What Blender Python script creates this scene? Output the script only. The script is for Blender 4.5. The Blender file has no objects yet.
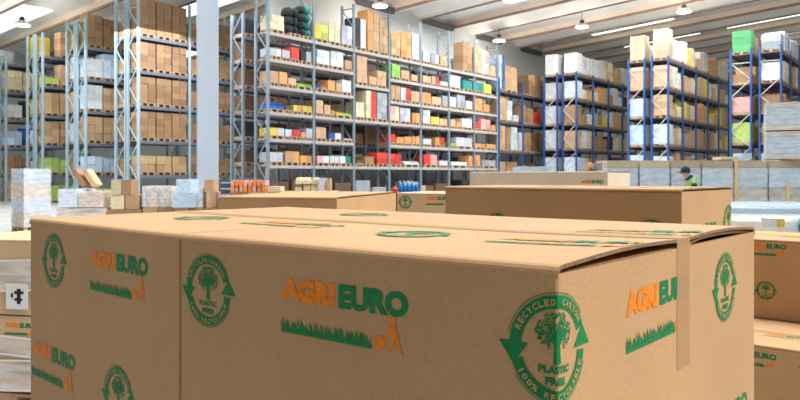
import bpy, bmesh, math, random
from math import sin, cos, pi, radians as R
from mathutils import Vector, Matrix

SC = bpy.context.scene
COL = SC.collection
F = 720.0            # focal length in pixels of the 800 px wide frame
EYE = 1.6
HOR = 175.0

# ------------------------------------------------------------------ camera, world, lights, exposure
cam = bpy.data.cameras.new('camera')
cam.sensor_width = 36.0
cam.lens = F / 800 * 36
cam.shift_y = -25 / 800
cam.clip_end = 400
cam.dof.use_dof = True
cam.dof.focus_distance = 1.3
cam.dof.aperture_fstop = 20
co = bpy.data.objects.new('camera', cam)
co.location = (0, 0, EYE)
co.rotation_euler = (R(90), 0, 0)
COL.objects.link(co)
SC.camera = co

w = bpy.data.worlds.new('daylight')
SC.world = w
w.use_nodes = True
bg = w.node_tree.nodes['Background']
bg.inputs[0].default_value = (0.86, 0.93, 1.0, 1)
bg.inputs[1].default_value = 0.065


def light(name, kind, loc, rot, energy, color, **kw):
    l = bpy.data.lights.new(name, kind)
    l.energy = energy
    l.color = color
    for k, v in kw.items():
        setattr(l, k, v)
    o = bpy.data.objects.new(name, l)
    o.location = loc
    o.rotation_euler = rot
    COL.objects.link(o)
    return o


# broad daylight through the open dock side and the roof lights, plus added overhead fill
light('dock_daylight', 'SUN', (10, -5, 12), (R(15), R(34), 0), 3.9, (1.0, 0.96, 0.91), angle=R(30))
for (x, y, z, sx, sy, e) in ((3, 30, 10.6, 22, 10, 1250), (12, 40, 11.0, 20, 10, 2700), (-14, 32, 8.8, 14, 10, 1800), (-8, 18, 10.5, 16, 10, 550),
                             (10, 20, 11.5, 16, 10, 1100), (5, 8, 10.8, 16, 6, 900), (-9, 6, 10.2, 10, 6, 450)):  # the later panels are unseen fill, added to brighten goods mid-hall
    light('overhead_daylight_fill', 'AREA', (x, y, z), (0, 0, 0), e, (0.93, 0.97, 1.0), shape='RECTANGLE', size=sx, size_y=sy)

SC.view_settings.view_transform = 'Standard'
SC.view_settings.look = 'None'
SC.view_settings.gamma = 1
SC.view_settings.use_curve_mapping = False
SC.view_settings.exposure = 0.2
SC.cycles.use_denoising = True
SC.cycles.max_bounces = 6
SC.cycles.transparent_max_bounces = 12

# ------------------------------------------------------------------ materials
MATS = {}


def mat(name, col, rough=0.7, noise=0.0, scale=8.0, metal=0.0, emit=None, spec=0.4, bump=0.0, bscale=60.0, trans=None):
    if name in MATS:
        return MATS[name]
    m = bpy.data.materials.new(name)
    m.use_nodes = True
    nt = m.node_tree
    b = nt.nodes['Principled BSDF']
    b.inputs['Roughness'].default_value = rough
    b.inputs['Metallic'].default_value = metal
    b.inputs['Specular IOR Level'].default_value = spec
    c = (*col, 1)
    tc = nt.nodes.new('ShaderNodeTexCoord')
    if noise > 0:
        n = nt.nodes.new('ShaderNodeTexNoise')
        n.inputs['Scale'].default_value = scale
        n.inputs['Detail'].default_value = 4
        nt.links.new(tc.outputs['Object'], n.inputs['Vector'])
        r = nt.nodes.new('ShaderNodeValToRGB')
        r.color_ramp.elements[0].position = 0.3
        r.color_ramp.elements[1].position = 0.7
        r.color_ramp.elements[0].color = tuple(max(0, v * (1 - noise)) for v in col) + (1,)
        r.color_ramp.elements[1].color = tuple(min(1, v * (1 + noise)) for v in col) + (1,)
        nt.links.new(n.outputs['Fac'], r.inputs['Fac'])
        nt.links.new(r.outputs['Color'], b.inputs['Base Color'])
    else:
        b.inputs['Base Color'].default_value = c
    if bump > 0:
        n2 = nt.nodes.new('ShaderNodeTexNoise')
        n2.inputs['Scale'].default_value = bscale
        nt.links.new(tc.outputs['Object'], n2.inputs['Vector'])
        bp = nt.nodes.new('ShaderNodeBump')
        bp.inputs['Strength'].default_value = bump
        bp.inputs['Distance'].default_value = 0.01
        nt.links.new(n2.outputs['Fac'], bp.inputs['Height'])
        nt.links.new(bp.outputs['Normal'], b.inputs['Normal'])
    if emit:
        b.inputs['Emission Color'].default_value = (*emit[0], 1)
        b.inputs['Emission Strength'].default_value = emit[1]
    if trans is not None:
        t = nt.nodes.new('ShaderNodeBsdfTransparent')
        mx = nt.nodes.new('ShaderNodeMixShader')
        mx.inputs[0].default_value = trans
        nt.links.new(b.outputs[0], mx.inputs[1])
        nt.links.new(t.outputs[0], mx.inputs[2])
        nt.links.new(mx.outputs[0], nt.nodes['Material Output'].inputs['Surface'])
    MATS[name] = m
    return m


def kraft(name, col, fibre=0.08):
    """corrugated cardboard: mottled fibres, fine specks and faint upright flutes"""
    if name in MATS:
        return MATS[name]
    m = bpy.data.materials.new(name)
    m.use_nodes = True
    nt = m.node_tree
    b = nt.nodes['Principled BSDF']
    b.inputs['Roughness'].default_value = 0.75
    b.inputs['Specular IOR Level'].default_value = 0.25
    tc = nt.nodes.new('ShaderNodeTexCoord')
    big = nt.nodes.new('ShaderNodeTexNoise')
    big.inputs['Scale'].default_value = 3.0
    fine = nt.nodes.new('ShaderNodeTexNoise')
    fine.inputs['Scale'].default_value = 210.0
    fine.inputs['Detail'].default_value = 3
    for n in (big, fine):
        nt.links.new(tc.outputs['Object'], n.inputs['Vector'])
    add = nt.nodes.new('ShaderNodeMath')
    add.operation = 'ADD'
    nt.links.new(big.outputs['Fac'], add.inputs[0])
    nt.links.new(fine.outputs['Fac'], add.inputs[1])
    r = nt.nodes.new('ShaderNodeValToRGB')
    r.color_ramp.elements[0].position = 0.0
    r.color_ramp.elements[1].position = 1.0
    half = nt.nodes.new('ShaderNodeMath')
    half.operation = 'MULTIPLY'
    half.inputs[1].default_value = 0.5
    nt.links.new(add.outputs[0], half.inputs[0])
    r.color_ramp.elements[0].color = tuple(v * (1 - fibre * 4) for v in col) + (1,)
    r.color_ramp.elements[1].color = tuple(min(1, v * (1 + fibre * 4)) for v in col) + (1,)
    nt.links.new(half.outputs[0], r.inputs['Fac'])
    nt.links.new(r.outputs['Color'], b.inputs['Base Color'])
    bp = nt.nodes.new('ShaderNodeBump')
    bp.inputs['Strength'].default_value = 0.12
    bp.inputs['Distance'].default_value = 0.002
    nt.links.new(fine.outputs['Fac'], bp.inputs['Height'])
    nt.links.new(bp.outputs['Normal'], b.inputs['Normal'])
    MATS[name] = m
    return m


KR = kraft('kraft_board', (0.535, 0.325, 0.163))
KR2 = kraft('kraft_board_pale', (0.66, 0.46, 0.28))
CUT = mat('cut_board_edge', (0.24, 0.15, 0.085), 0.9, 0.6, 300)
INSIDE = mat('box_inside', (0.12, 0.07, 0.04), 0.9)
GREEN = mat('green_ink', (0.004, 0.21, 0.06), 0.6, 0.15, 90, spec=0.25)
ORANGE = mat('orange_ink', (0.86, 0.235, 0.008), 0.6, 0.18, 90, spec=0.25)
TAPE = mat('packing_tape', (0.55, 0.345, 0.18), 0.7, spec=0.1, trans=0.3)
def film_mat(name, col, lo, hi):
    m = mat(name, col, 0.22, trans=0.5, bump=0.8, bscale=10)
    nt = m.node_tree
    tc = nt.nodes.new('ShaderNodeTexCoord')
    mp = nt.nodes.new('ShaderNodeMapping')
    mp.inputs['Scale'].default_value = (1.2, 1.2, 7.0)
    n = nt.nodes.new('ShaderNodeTexNoise')
    n.inputs['Scale'].default_value = 2.2
    n.inputs['Detail'].default_value = 5
    r = nt.nodes.new('ShaderNodeMapRange')
    r.inputs['From Min'].default_value = 0.35
    r.inputs['From Max'].default_value = 0.65
    r.inputs['To Min'].default_value = lo
    r.inputs['To Max'].default_value = hi
    nt.links.new(tc.outputs['Object'], mp.inputs['Vector'])
    nt.links.new(mp.outputs['Vector'], n.inputs['Vector'])
    nt.links.new(n.outputs['Fac'], r.inputs['Value'])
    mix = [x for x in nt.nodes if x.type == 'MIX_SHADER'][0]
    nt.links.new(r.outputs['Result'], mix.inputs[0])
    return m


FILM = film_mat('stretch_film', (0.95, 0.97, 1.0), 0.35, 0.75)
FILMB = film_mat('blue_stretch_film', (0.72, 0.87, 1.0), 0.25, 0.6)
WOOD = mat('pallet_wood', (0.50, 0.33, 0.19), 0.85, 0.2, 12)
STEEL_G = mat('grey_blue_steel', (0.21, 0.27, 0.32), 0.5)
STEEL_L = mat('pale_blue_steel', (0.38, 0.52, 0.60), 0.5)
STEEL_B = mat('blue_steel', (0.022, 0.09, 0.31), 0.5)
BEAM_G = mat('beige_grey_beam', (0.45, 0.42, 0.40), 0.6)
BEAM_D = mat('dark_steel_beam', (0.09, 0.085, 0.11), 0.6)
BEAM_M = mat('slate_steel_beam', (0.17, 0.18, 0.22), 0.6)
BRACE_W = mat('galvanised_brace', (0.55, 0.55, 0.53), 0.5)
WHITE = mat('white_board', (0.78, 0.80, 0.82), 0.6, 0.05)
BLACK = mat('black_plastic', (0.015, 0.017, 0.02), 0.5)

PAL = {
    'n': ('brown', (0.40, 0.235, 0.125)), 't': ('tan', (0.58, 0.38, 0.21)), 'p': ('peach', (0.70, 0.43, 0.27)),
    'o': ('orange', (0.74, 0.35, 0.13)), 'm': ('mid green', (0.09, 0.36, 0.14)), 'a': ('bright orange', (0.95, 0.30, 0.08)), 'f': ('beige', (0.72, 0.56, 0.40)), 'r': ('red', (0.70, 0.06, 0.04)), 'w': ('white', (0.66, 0.69, 0.73)),
    'c': ('cream', (0.75, 0.66, 0.45)), 'y': ('yellow', (0.80, 0.62, 0.10)), 'g': ('green', (0.25, 0.55, 0.10)),
    'l': ('lilac', (0.55, 0.52, 0.66)), 'b': ('blue', (0.03, 0.12, 0.45)), 'k': ('black', (0.03, 0.035, 0.04)),
    'e': ('grey', (0.38, 0.40, 0.43)), 's': ('pale blue', (0.58, 0.73, 0.88)), 'v': ('teal', (0.03, 0.28, 0.24)),
    'd': ('dark brown', (0.17, 0.09, 0.05)), 'i': ('pink', (0.80, 0.42, 0.38)), 'q': ('lime green', (0.50, 0.65, 0.18)),
}
PM = {k: mat('goods_' + v[0].replace(' ', '_'), v[1], 0.65, 0.14, 5.0) for k, v in PAL.items()}
for m_ in PM.values():          # no two cartons are quite the same shade
    nt_ = m_.node_tree
    b_ = nt_.nodes['Principled BSDF']
    src = b_.inputs['Base Color'].links[0].from_socket
    oi = nt_.nodes.new('ShaderNodeObjectInfo')
    mr = nt_.nodes.new('ShaderNodeMapRange')
    mr.inputs['To Min'].default_value = 0.72
    mr.inputs['To Max'].default_value = 1.12
    hs = nt_.nodes.new('ShaderNodeHueSaturation')
    nt_.links.new(oi.outputs['Random'], mr.inputs['Value'])
    nt_.links.new(mr.outputs['Result'], hs.inputs['Value'])
    nt_.links.new(src, hs.inputs['Color'])
    nt_.links.new(hs.outputs['Color'], b_.inputs['Base Color'])


# ------------------------------------------------------------------ mesh helpers
class MB:
    def __init__(self):
        self.v, self.f, self.m = [], [], []

    def quad(self, pts, mi=0):
        b = len(self.v)
        self.v += [tuple(p) for p in pts]
        self.f.append(tuple(range(b, b + len(pts))))
        self.m.append(mi)

    def hexa(self, p, mi=0):
        """p: 8 points, bottom four then top four, both anticlockwise from above"""
        b = len(self.v)
        self.v += [tuple(q) for q in p]
        for f in ((3, 2, 1, 0), (4, 5, 6, 7), (0, 1, 5, 4), (1, 2, 6, 5), (2, 3, 7, 6), (3, 0, 4, 7)):
            self.f.append(tuple(b + i for i in f))
            self.m.append(mi)

    def box(self, x0, x1, y0, y1, z0, z1, mi=0):
        self.hexa([(x0, y0, z0), (x1, y0, z0), (x1, y1, z0), (x0, y1, z0), (x0, y0, z1), (x1, y0, z1), (x1, y1, z1), (x0, y1, z1)], mi)

    def bar(self, a, b, w, h=None, mi=0):
        a, b = Vector(a), Vector(b)
        h = h or w
        d = (b - a).normalized()
        up = Vector((0, 0, 1)) if abs(d.z) < 0.95 else Vector((0, 1, 0))
        s = d.cross(up).normalized() * w / 2
        u = s.cross(d).normalized() * h / 2
        self.hexa([a - s - u, a + s - u, b + s - u, b - s - u, a - s + u, a + s + u, b + s + u, b - s + u], mi)

    def lathe(self, prof, n=20, mi=0, c=(0, 0)):
        b = len(self.v)
        for (r, z) in prof:
            for i in range(n):
                a = 2 * pi * i / n
                self.v.append((c[0] + r * cos(a), c[1] + r * sin(a), z))
        for j in range(len(prof) - 1):
            for i in range(n):
                k = (i + 1) % n
                self.f.append((b + j * n + i, b + j * n + k, b + (j + 1) * n + k, b + (j + 1) * n + i))
                self.m.append(mi)
        self.f.append(tuple(b + i for i in range(n))[::-1])
        self.m.append(mi)
        self.f.append(tuple(b + (len(prof) - 1) * n + i for i in range(n)))
        self.m.append(mi)

    def mesh(self, name, mats, smooth=False, bevel=0):
        me = bpy.data.meshes.new(name)
        me.from_pydata(self.v, [], self.f)
        for m in mats:
            me.materials.append(m)
        for p, i in zip(me.polygons, self.m):
            p.material_index = i
            p.use_smooth = smooth
        if bevel:
            bm = bmesh.new()
            bm.from_mesh(me)
            bmesh.ops.bevel(bm, geom=bm.edges[:], offset=bevel, segments=2, affect='EDGES', profile=0.5)
            bm.to_mesh(me)
            bm.free()
        me.update()
        return me


def obj(name, data, parent=None, loc=(0, 0, 0), rz=0.0, scale=None):
    o = bpy.data.objects.new(name, data)
    COL.objects.link(o)
    o.location = loc
    o.rotation_euler = (0, 0, rz)
    if scale:
        o.scale = scale
    if parent:
        o.parent = parent
    return o


def thing(name, label, cat, loc=(0, 0, 0), rz=0.0, group=None, data=None):
    o = obj(name, data, None, loc, rz)
    o['label'] = label
    o['category'] = cat
    if group:
        o['group'] = group
    return o


def struct(name, mb, mats, **kw):
    o = obj(name, mb.mesh(name, mats, **kw))
    o['kind'] = 'structure'
    return o


def part(name, mb, mats, parent, loc=(0, 0, 0), rz=0.0, label=None, **kw):
    o = obj(name, mb.mesh(name, mats, **kw), parent, loc, rz)
    if label:
        o['label'] = label
    return o


# ------------------------------------------------------------------ directions of the hall
TH = math.atan2(0.7897, 0.6135)
D = Vector((cos(TH), sin(TH)))            # along the rack rows
P = Vector((-sin(TH), cos(TH)))           # across the rows, away from us
G0 = Vector((-5.662, 31.0))               # near end of the long grey rack
RP = -0.072                               # roof pitch per metre of P
WALL_S = 3.5


def hall(t, s, z=0.0):
    q = G0 + D * t + P * s
    return Vector((q.x, q.y, z))


def roof_z(s):
    return 11.5 + RP * (s - WALL_S)


# ------------------------------------------------------------------ the setting
FLOOR = mat('concrete_floor', (0.46, 0.45, 0.43), 0.45, 0.12, 0.6)
WALLM = mat('wall_panels', (0.62, 0.64, 0.65), 0.8, 0.04, 0.4)
CEILM = mat('white_roof_panels', (0.80, 0.82, 0.85), 0.7, 0.05, 0.5)
CEILB = mat('concrete_roof_beams', (0.86, 0.85, 0.84), 0.7, 0.05, 0.5)
CEILS = mat('bounce_tinted_beam_side', (0.82, 0.68, 0.56), 0.7, 0.06, 0.5)  # warm tint paints bounced light onto the beam sides
EDGEM = mat('bounce_lit_beam_edge', (0.36, 0.22, 0.16), 0.8, 0.2, 1.0)  # orange-brown of bounce-lit lips, put into the colour
DARKT = mat('dark_gutter', (0.12, 0.13, 0.15), 0.7)
SKYL = mat('roof_light_panel', (0.8, 0.9, 0.9), 0.5, emit=((0.90, 1.0, 0.93), 1.7))

mb = MB()
mb.box(-75, 75, -10, 110, -0.2, 0)
struct('floor', mb, [FLOOR])


def hexa_hall(mb, t0, t1, s0, s1, zf0, zf1, mi=0):
    """a slab in hall coordinates; zf0, zf1 give its underside and top at a given s"""
    mb.hexa([hall(t0, s1, zf0(s1)), hall(t0, s0, zf0(s0)), hall(t1, s0, zf0(s0)), hall(t1, s1, zf0(s1)),
             hall(t0, s1, zf1(s1)), hall(t0, s0, zf1(s0)), hall(t1, s0, zf1(s0)), hall(t1, s1, zf1(s1))], mi)


T_END = 66.0
mb = MB()
hexa_hall(mb, 3.2, T_END, WALL_S, WALL_S + 0.3, lambda s: 0, lambda s: roof_z(s) + 1.4)
struct('wall_back', mb, [WALLM])
mb = MB()
hexa_hall(mb, -40, T_END, 27.5, 27.8, lambda s: 0, lambda s: roof_z(s) + 1.4)
struct('wall_left', mb, [WALLM])
mb = MB()
hexa_hall(mb, T_END, T_END + 0.3, -45, 27.5, lambda s: 0, lambda s: roof_z(s) + 1.4)
struct('wall_far', mb, [WALLM])

# roof: high flat panels between hanging wing beams that run across the rows
PER, BAR = 6.45, 3.55
mbp = MB()
n_t = n_w = 0
S_R = -42.0
for k in range(-3, 9):
    tb = 9.49 + PER * k
    tc = tb + BAR
    td = tb + PER
    hexa_hall(mbp, tb, tc, S_R, 27.5, lambda s: roof_z(s) + 0.40, lambda s: roof_z(s) + 1.0)
    # the wing beam: shallow trough with two lips
    mb = MB()
    tm = (tc + td) / 2
    zl = lambda s: roof_z(s)
    prof = [(tc, 0.0), (tc + 0.55, -0.02), (tm - 0.35, 0.28), (tm + 0.35, 0.28), (td - 0.55, -0.02), (td, 0.0)]
    for (a, za), (b, zb) in zip(prof[:-1], prof[1:]):
        mb.hexa([hall(a, 27.5, roof_z(27.5) + za), hall(a, S_R, roof_z(S_R) + za), hall(b, S_R, roof_z(S_R) + zb), hall(b, 27.5, roof_z(27.5) + zb),
                 hall(a, 27.5, roof_z(27.5) + 1.05), hall(a, S_R, roof_z(S_R) + 1.05), hall(b, S_R, roof_z(S_R) + 1.05), hall(b, 27.5, roof_z(27.5) + 1.05)])
    n_t += 1
    struct('trim_%d' % n_t, mb, [CEILB])
    mb = MB()
    for e in (tc - 0.12, td):
        hexa_hall(mb, e, e + 0.12, S_R, 27.5, lambda s: roof_z(s) - 0.08, lambda s: roof_z(s) + 0.06, 0)
        hexa_hall(mb, e + 0.005, e + 0.115, S_R, 27.5, lambda s: roof_z(s) + 0.06, lambda s: roof_z(s) + 0.8, 1)
    n_t += 1
    struct('trim_%d' % n_t, mb, [EDGEM, CEILS])
    for (s_at, lo) in ((WALL_S - 0.15, 3.2), (27.35, -40)):
        if tb > lo:
            mb = MB()
            hexa_hall(mb, tb + 0.1, tc - 0.15, s_at - 0.1, s_at + 0.1, lambda s: roof_z(s) - 0.25, lambda s: roof_z(s) + 0.1)
            n_t += 1
            struct('trim_%d' % n_t, mb, [DARKT])
    # roof lights let into the flat panels
    for (sa, sb) in ((-1.5, -7.5), (-9.5, -17.5), (-19.5, -34), (17, 24), (6, 14)):
        if sa < 0 and (k + int(abs(sa))) % 3 == 0 and k not in (0, 1):
            continue
        mb = MB()
        hexa_hall(mb, tb + 0.9, tb + 2.5, sb, sa, lambda s: roof_z(s) + 0.35, lambda s: roof_z(s) + 0.399) if sb < sa else \
            hexa_hall(mb, tb + 0.9, tb + 2.5, sa, sb, lambda s: roof_z(s) + 0.35, lambda s: roof_z(s) + 0.399)
        n_w += 1
        struct('window_%d' % n_w, mb, [SKYL])
struct('ceiling', mbp, [CEILM])

# the white square pillar in front of the pale racks
mb = MB()
mb.box(-0.26, 0.26, -0.26, 0.26, 0, 11.6)
pl = struct('pillar', mb, [mat('pillar_paint', (0.60, 0.69, 0.80), 0.6, 0.04, 0.8)], bevel=0.02)
pl.location = (-4.92, 18.4, 0)
pl.rotation_euler = (0, 0, R(18))

# ------------------------------------------------------------------ ceiling lamps
LAMP_W = mat('lamp_diffuser', (0.9, 0.85, 0.7), 0.5, emit=((1.0, 0.93, 0.70), 9.0))
LAMP_K = mat('lamp_housing', (0.06, 0.06, 0.07), 0.5)
LAMP_S = mat('lamp_shade', (0.75, 0.74, 0.68), 0.5)
for (px, py, what) in ((22, 25, 'round hanging hall lamp above the pale racks by the side wall'), (380, 6, 'round hanging hall lamp above the long grey rack'),
                       (499, 41, 'round hanging hall lamp where grey rack meets blue rack'),
                       (582, 27, 'round hanging hall lamp above the rack topped with white boxes'),
                       (684, 12, 'round hanging hall lamp between two blue racks, highest under the roof')):
    k, e = (px - 400) / F, (HOR - py) / F
    # meet a plane 0.9 m under the roof
    n = P.x * k + P.y
    s0 = (Vector((0, 0)) - G0).dot(P)
    Z = (11.5 - 0.9 - EYE + RP * (s0 - WALL_S)) / (e - RP * n)
    loc = Vector((k * Z, Z, EYE + e * Z))
    t = thing('ceiling_lamp', what, 'lamp', loc, 0, 'round lamps hanging from the hall roof')
    mb = MB()
    mb.lathe([(0.42, 0.0), (0.44, 0.05), (0.36, 0.14), (0.20, 0.22)], 24)
    part('lamp_shade', mb, [LAMP_S], t, smooth=True)
    mb = MB()
    mb.lathe([(0.39, -0.035), (0.41, 0.0)], 24)
    part('diffuser', mb, [LAMP_W], t)
    mb = MB()
    mb.lathe([(0.13, 0.2), (0.15, 0.24), (0.14, 0.42), (0.05, 0.46)], 16)
    part('housing', mb, [LAMP_K], t, smooth=True)
    mb = MB()
    mb.lathe([(0.02, 0.45), (0.02, 1.75)], 8)
    part('rod', mb, [LAMP_K], t)
    light('hall_lamp_glow', 'POINT', loc - Vector((0, 0, 0.9)), (0, 0, 0), 190, (1, 0.93, 0.80), shadow_soft_size=0.4)

# ------------------------------------------------------------------ racks
ORD = ['first', 'second', 'third', 'fourth', 'fifth', 'sixth', 'seventh', 'eighth', 'ninth', 'tenth']


def make_rack(label, org, s0, depth, nb, bl, levels, top, mpost, mbeam, mdeck, mbrace, lv_of=None, pw=0.10, cut=0, beam_h=0.14, group=None):
    """org: world xy of the row's near corner; s0: offset across the row; levels: shelf heights, top first"""
    loc = Vector((org[0], org[1], 0)) + Vector((P.x, P.y, 0)) * s0
    root = thing('pallet_rack', label, 'rack', loc, TH, group)
    mp = MB()
    mp.box(-pw / 2, pw / 2, -0.045, 0.045, 0.01, top)
    mp.box(-pw / 2 - 0.03, pw / 2 + 0.03, -0.07, 0.07, 0, 0.012)
    mp = mp.mesh('post', [mpost])
    br = MB()
    z, side = 0.3, 0
    while z < top - 0.9:
        a = (0, 0.06 if side else depth - 0.06, z)
        b = (0, depth - 0.06 if side else 0.06, z + 0.95)
        br.bar(a, b, 0.045, 0.045)
        z += 0.95
        side = 1 - side
    br.bar((0, 0.05, 0.3), (0, depth - 0.05, 0.3), 0.045)
    br.bar((0, 0.05, z), (0, depth - 0.05, z), 0.045)
    br = br.mesh('bracing', [mbrace])
    bm_ = MB()
    bm_.box(pw / 2, bl - pw / 2, -0.025, 0.025, -beam_h, 0)
    bm_ = bm_.mesh('beam', [mbeam])
    dk = MB()
    dk.box(pw / 2, bl - pw / 2, 0.026, depth - 0.026, -0.045, -0.005)
    dk = dk.mesh('shelf_deck', [mdeck])
    for i in range(nb + 1):
        fr = obj('upright_frame', br, root, (i * bl, 0, 0))
        obj('post', mp, fr, (0, 0.045, 0))
        obj('post', mp, fr, (0, depth - 0.045, 0))
    for i in range(nb):
        for z in (lv_of(i) if lv_of else levels):
            obj('beam', bm_, root, (i * bl, 0.03, z))
            obj('beam', bm_, root, (i * bl, depth - 0.03, z))
            obj('shelf_deck', dk, root, (i * bl, 0, z))
    return root


# shared meshes of pallets and goods
def pallet_mesh(wood=WOOD):
    """0..1 wide and deep, 0.144 m high, scaled to the load's footprint"""
    m = MB()
    for x in (0.0, 0.425, 0.85):
        for y in (0.0, 0.43, 0.86):
            m.box(x + 0.002, x + 0.148, y + 0.002, y + 0.138, 0.022, 0.10)
    for x in (0.0, 0.425, 0.85):
        m.box(x, x + 0.15, 0, 1, 0.0, 0.021)
    for x in (0.0, 0.425, 0.85):
        m.box(x + 0.001, x + 0.149, 0.001, 0.999, 0.101, 0.121)
    for y in (0, 0.215, 0.43, 0.645, 0.86):
        m.box(0, 1, y, y + 0.14, 0.122, 0.144)
    return m.mesh('pallet', [wood])


PALLET = pallet_mesh()
UNIT = {}


def unit(c, kind='carton'):
    """a one metre carton, crate or sack that each copy scales"""
    if (c, kind) in UNIT:
        return UNIT[(c, kind)]
    m = MB()
    mats = [PM[c]]
    if kind == 'carton':
        m.box(0.006, 0.994, 0.006, 0.994, 0.004, 0.996)
        mats.append(mat('tape_on_' + PAL[c][0].replace(' ', '_'), tuple(v * 0.86 for v in PAL[c][1]), 0.4))
        m.box(0.46, 0.54, 0.0035, 0.9965, 0.5, 0.9985, 1)
        me = m.mesh('carton', mats)
    elif kind == 'crate':           # slatted timber crate
        for k in range(4):
            z0 = 0.02 + k * 0.25
            m.box(0, 1, 0, 0.03, z0, z0 + 0.15)
            m.box(0, 1, 0.97, 1, z0, z0 + 0.15)
            m.box(0, 0.03, 0.03, 0.97, z0, z0 + 0.15)
            m.box(0.97, 1, 0.03, 0.97, z0, z0 + 0.15)
        for (x, y) in ((0.03, 0.03), (0.89, 0.03), (0.03, 0.89), (0.89, 0.89)):
            m.box(x, x + 0.08, y, y + 0.08, 0.0, 1.0)
        m.box(0.12, 0.88, 0.12, 0.88, 0.02, 0.9)
        m.box(0.0, 1.0, 0.0, 1.0, 0.93, 0.97)
        me = m.mesh('crate', mats)
    elif kind == 'sack':
        m.lathe([(0.38, 0.0), (0.49, 0.12), (0.50, 0.45), (0.46, 0.75), (0.30, 0.95), (0.12, 1.0)], 12, 0, (0.5, 0.5))
        me = m.mesh('sack', mats, smooth=True)
    elif kind == 'tray':
        m.box(0.005, 0.995, 0.005, 0.995, 0.0, 0.5)
        for i in range(4):
            for j in range(3):
                m.lathe([(0.10, 0.5), (0.10, 0.8), (0.05, 0.9), (0.05, 0.99)], 8, 0, (0.14 + i * 0.24, 0.18 + j * 0.32))
        me = m.mesh('tray', mats)
    UNIT[(c, kind)] = me
    return me


def film_mesh(m_):
    m = MB()
    m.box(0, 1, 0, 1, 0, 1)
    return m.mesh('film', [m_])


FILM_U = film_mesh(FILM)
FILM_B = film_mesh(FILMB)
GROUPS = {}
rnd = random.Random(7)


def load(label, loc, rz, w, d, h, c, kind='carton', tiers=None, cols=None, film=False, pallet=True, group=None, cat='pallet load', name='pallet_load'):
    """a pallet with its goods: local x = width, y = depth, origin at the front corner"""
    t = thing(name, label, cat, loc, rz, group)
    z = 0
    if pallet:
        obj('pallet', PALLET, t, (0, 0, 0), 0, (w, d, 1))
        z = 0.145
        h = max(h - z, 0.15)
    tiers = tiers or max(1, min(4, round(h / 0.36)))
    cols = cols or (2 if w > 0.55 else 1)
    th = h / tiers
    for i in range(tiers):
        for j in range(cols):
            cc = c[(i * cols + j) % len(c)]
            dx = rnd.uniform(0, 0.012)
            u = obj(kind, unit(cc, kind), t, (j * w / cols + dx, 0.01 + rnd.uniform(0, 0.03), z + i * th), 0, (w / cols - 0.014, d - 0.045, th - 0.002))
            if len(c) > 1:
                u['label'] = PAL[cc][0] + ' ' + kind
    if film:
        obj('film', FILM_B if film == 'b' else FILM_U, t, (-0.012, -0.012, z + 0.004), 0, (w + 0.024, d + 0.02, h + 0.01))
    return t


def tof(px, org):
    k = (px - 400) / F
    return (k * org[1] - org[0]) / (D.x - D.y * k)


def place(org, s0, depth, bl, z, x1, x2, hpx, c, shelf_word, rackname, nb_of=None, kind='carton', film=False, group=None):
    t1, t2 = tof(x1, org), tof(x2, org)
    bay = int(((t1 + t2) / 2) // bl)
    lo, hi = bay * bl + 0.07, (bay + 1) * bl - 0.07
    t1, t2 = max(t1, lo), min(t2, hi)
    if t2 - t1 < 0.12:
        return
    tm = (t1 + t2) / 2
    Zc = org[1] + D.y * tm
    h = hpx / F * Zc
    q = Vector(org) + D * t1 + P * (s0 + 0.03)
    fr = (tm - lo) / (hi - lo)
    pos = 'near end' if fr < 0.3 else ('far end' if fr > 0.7 else 'mid bay')
    put(q, z, t2 - t1, depth - 0.1, h, c, shelf_word, bay, pos, rackname, kind, film, group)


USED = {}


QUEUE = []


def put(q, z, w, d, h, c, shelf_word, bay, pos, rackname, kind='carton', film=False, group=None):
    # how large it shows: width times height over distance, less where a row or a load stands before it
    see = w * h / (q.y ** 2)
    if 'back row' in rackname:
        see *= 0.35 if bay == 0 else 0.1
    if 'rack behind' in rackname:
        see *= 0.3 if bay == 0 else 0.08
    if shelf_word == 'floor':
        see *= 0.15
    if 'topped' in rackname and shelf_word != 'top':
        see *= (0.9, 0.45, 0.3, 0.15, 0.1)[bay]
    elif 'topped' in rackname:
        see *= (1, 0.8, 0.6, 0.5, 0.4)[bay]
    if rackname == 'blue rack run' and bay > 1:
        see *= 0.1
    QUEUE.append((see, len(QUEUE), (q, z, w, d, h, c, shelf_word, bay, pos, rackname, kind, film, group)))


def put_all(most):
    QUEUE.sort(key=lambda r: (-r[0], r[1]))
    for r in QUEUE[:most]:
        put_one(*r[2])
    rest = MB()
    keys = list(PAL)
    for r in QUEUE[most:]:
        q, z, w, d, h, c = r[2][:6]
        n = max(1, min(3, round(h / 0.42)))
        m = Matrix.Translation((q.x, q.y, z + 0.002)) @ Matrix.Rotation(TH, 4, 'Z')
        cells = [(0.0, w * a - w * 0.14, 0.0, 0.1, len(keys)) for a in (0.14, 0.57, 1.0)]
        for (x0, x1, z0, z1, mi) in [(w * a, w * (a + 0.14), 0.0, 0.1, len(keys)) for a in (0, 0.43, 0.86)] + [(0, w, 0.102, 0.144, len(keys))] + \
                [(j * w / 2 + 0.005, (j + 1) * w / 2 - 0.005, 0.145 + i * (h - 0.145) / n, 0.14 + (i + 1) * (h - 0.145) / n, keys.index(c[(i * 2 + j) % len(c)])) for i in range(n) for j in range(2)]:
            rest.hexa([m @ Vector(p) for p in ((x0, 0, z0), (x1, 0, z0), (x1, d, z0), (x0, d, z0), (x0, 0, z1), (x1, 0, z1), (x1, d, z1), (x0, d, z1))], mi)
    o = obj('distant_pallet_goods', rest.mesh('distant_pallet_goods', [PM[k] for k in keys] + [WOOD]))
    o['kind'] = 'stuff'
    o['label'] = 'mixed loaded pallets deep in the racks and in the back rows'
    o['category'] = 'pallet goods'


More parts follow.
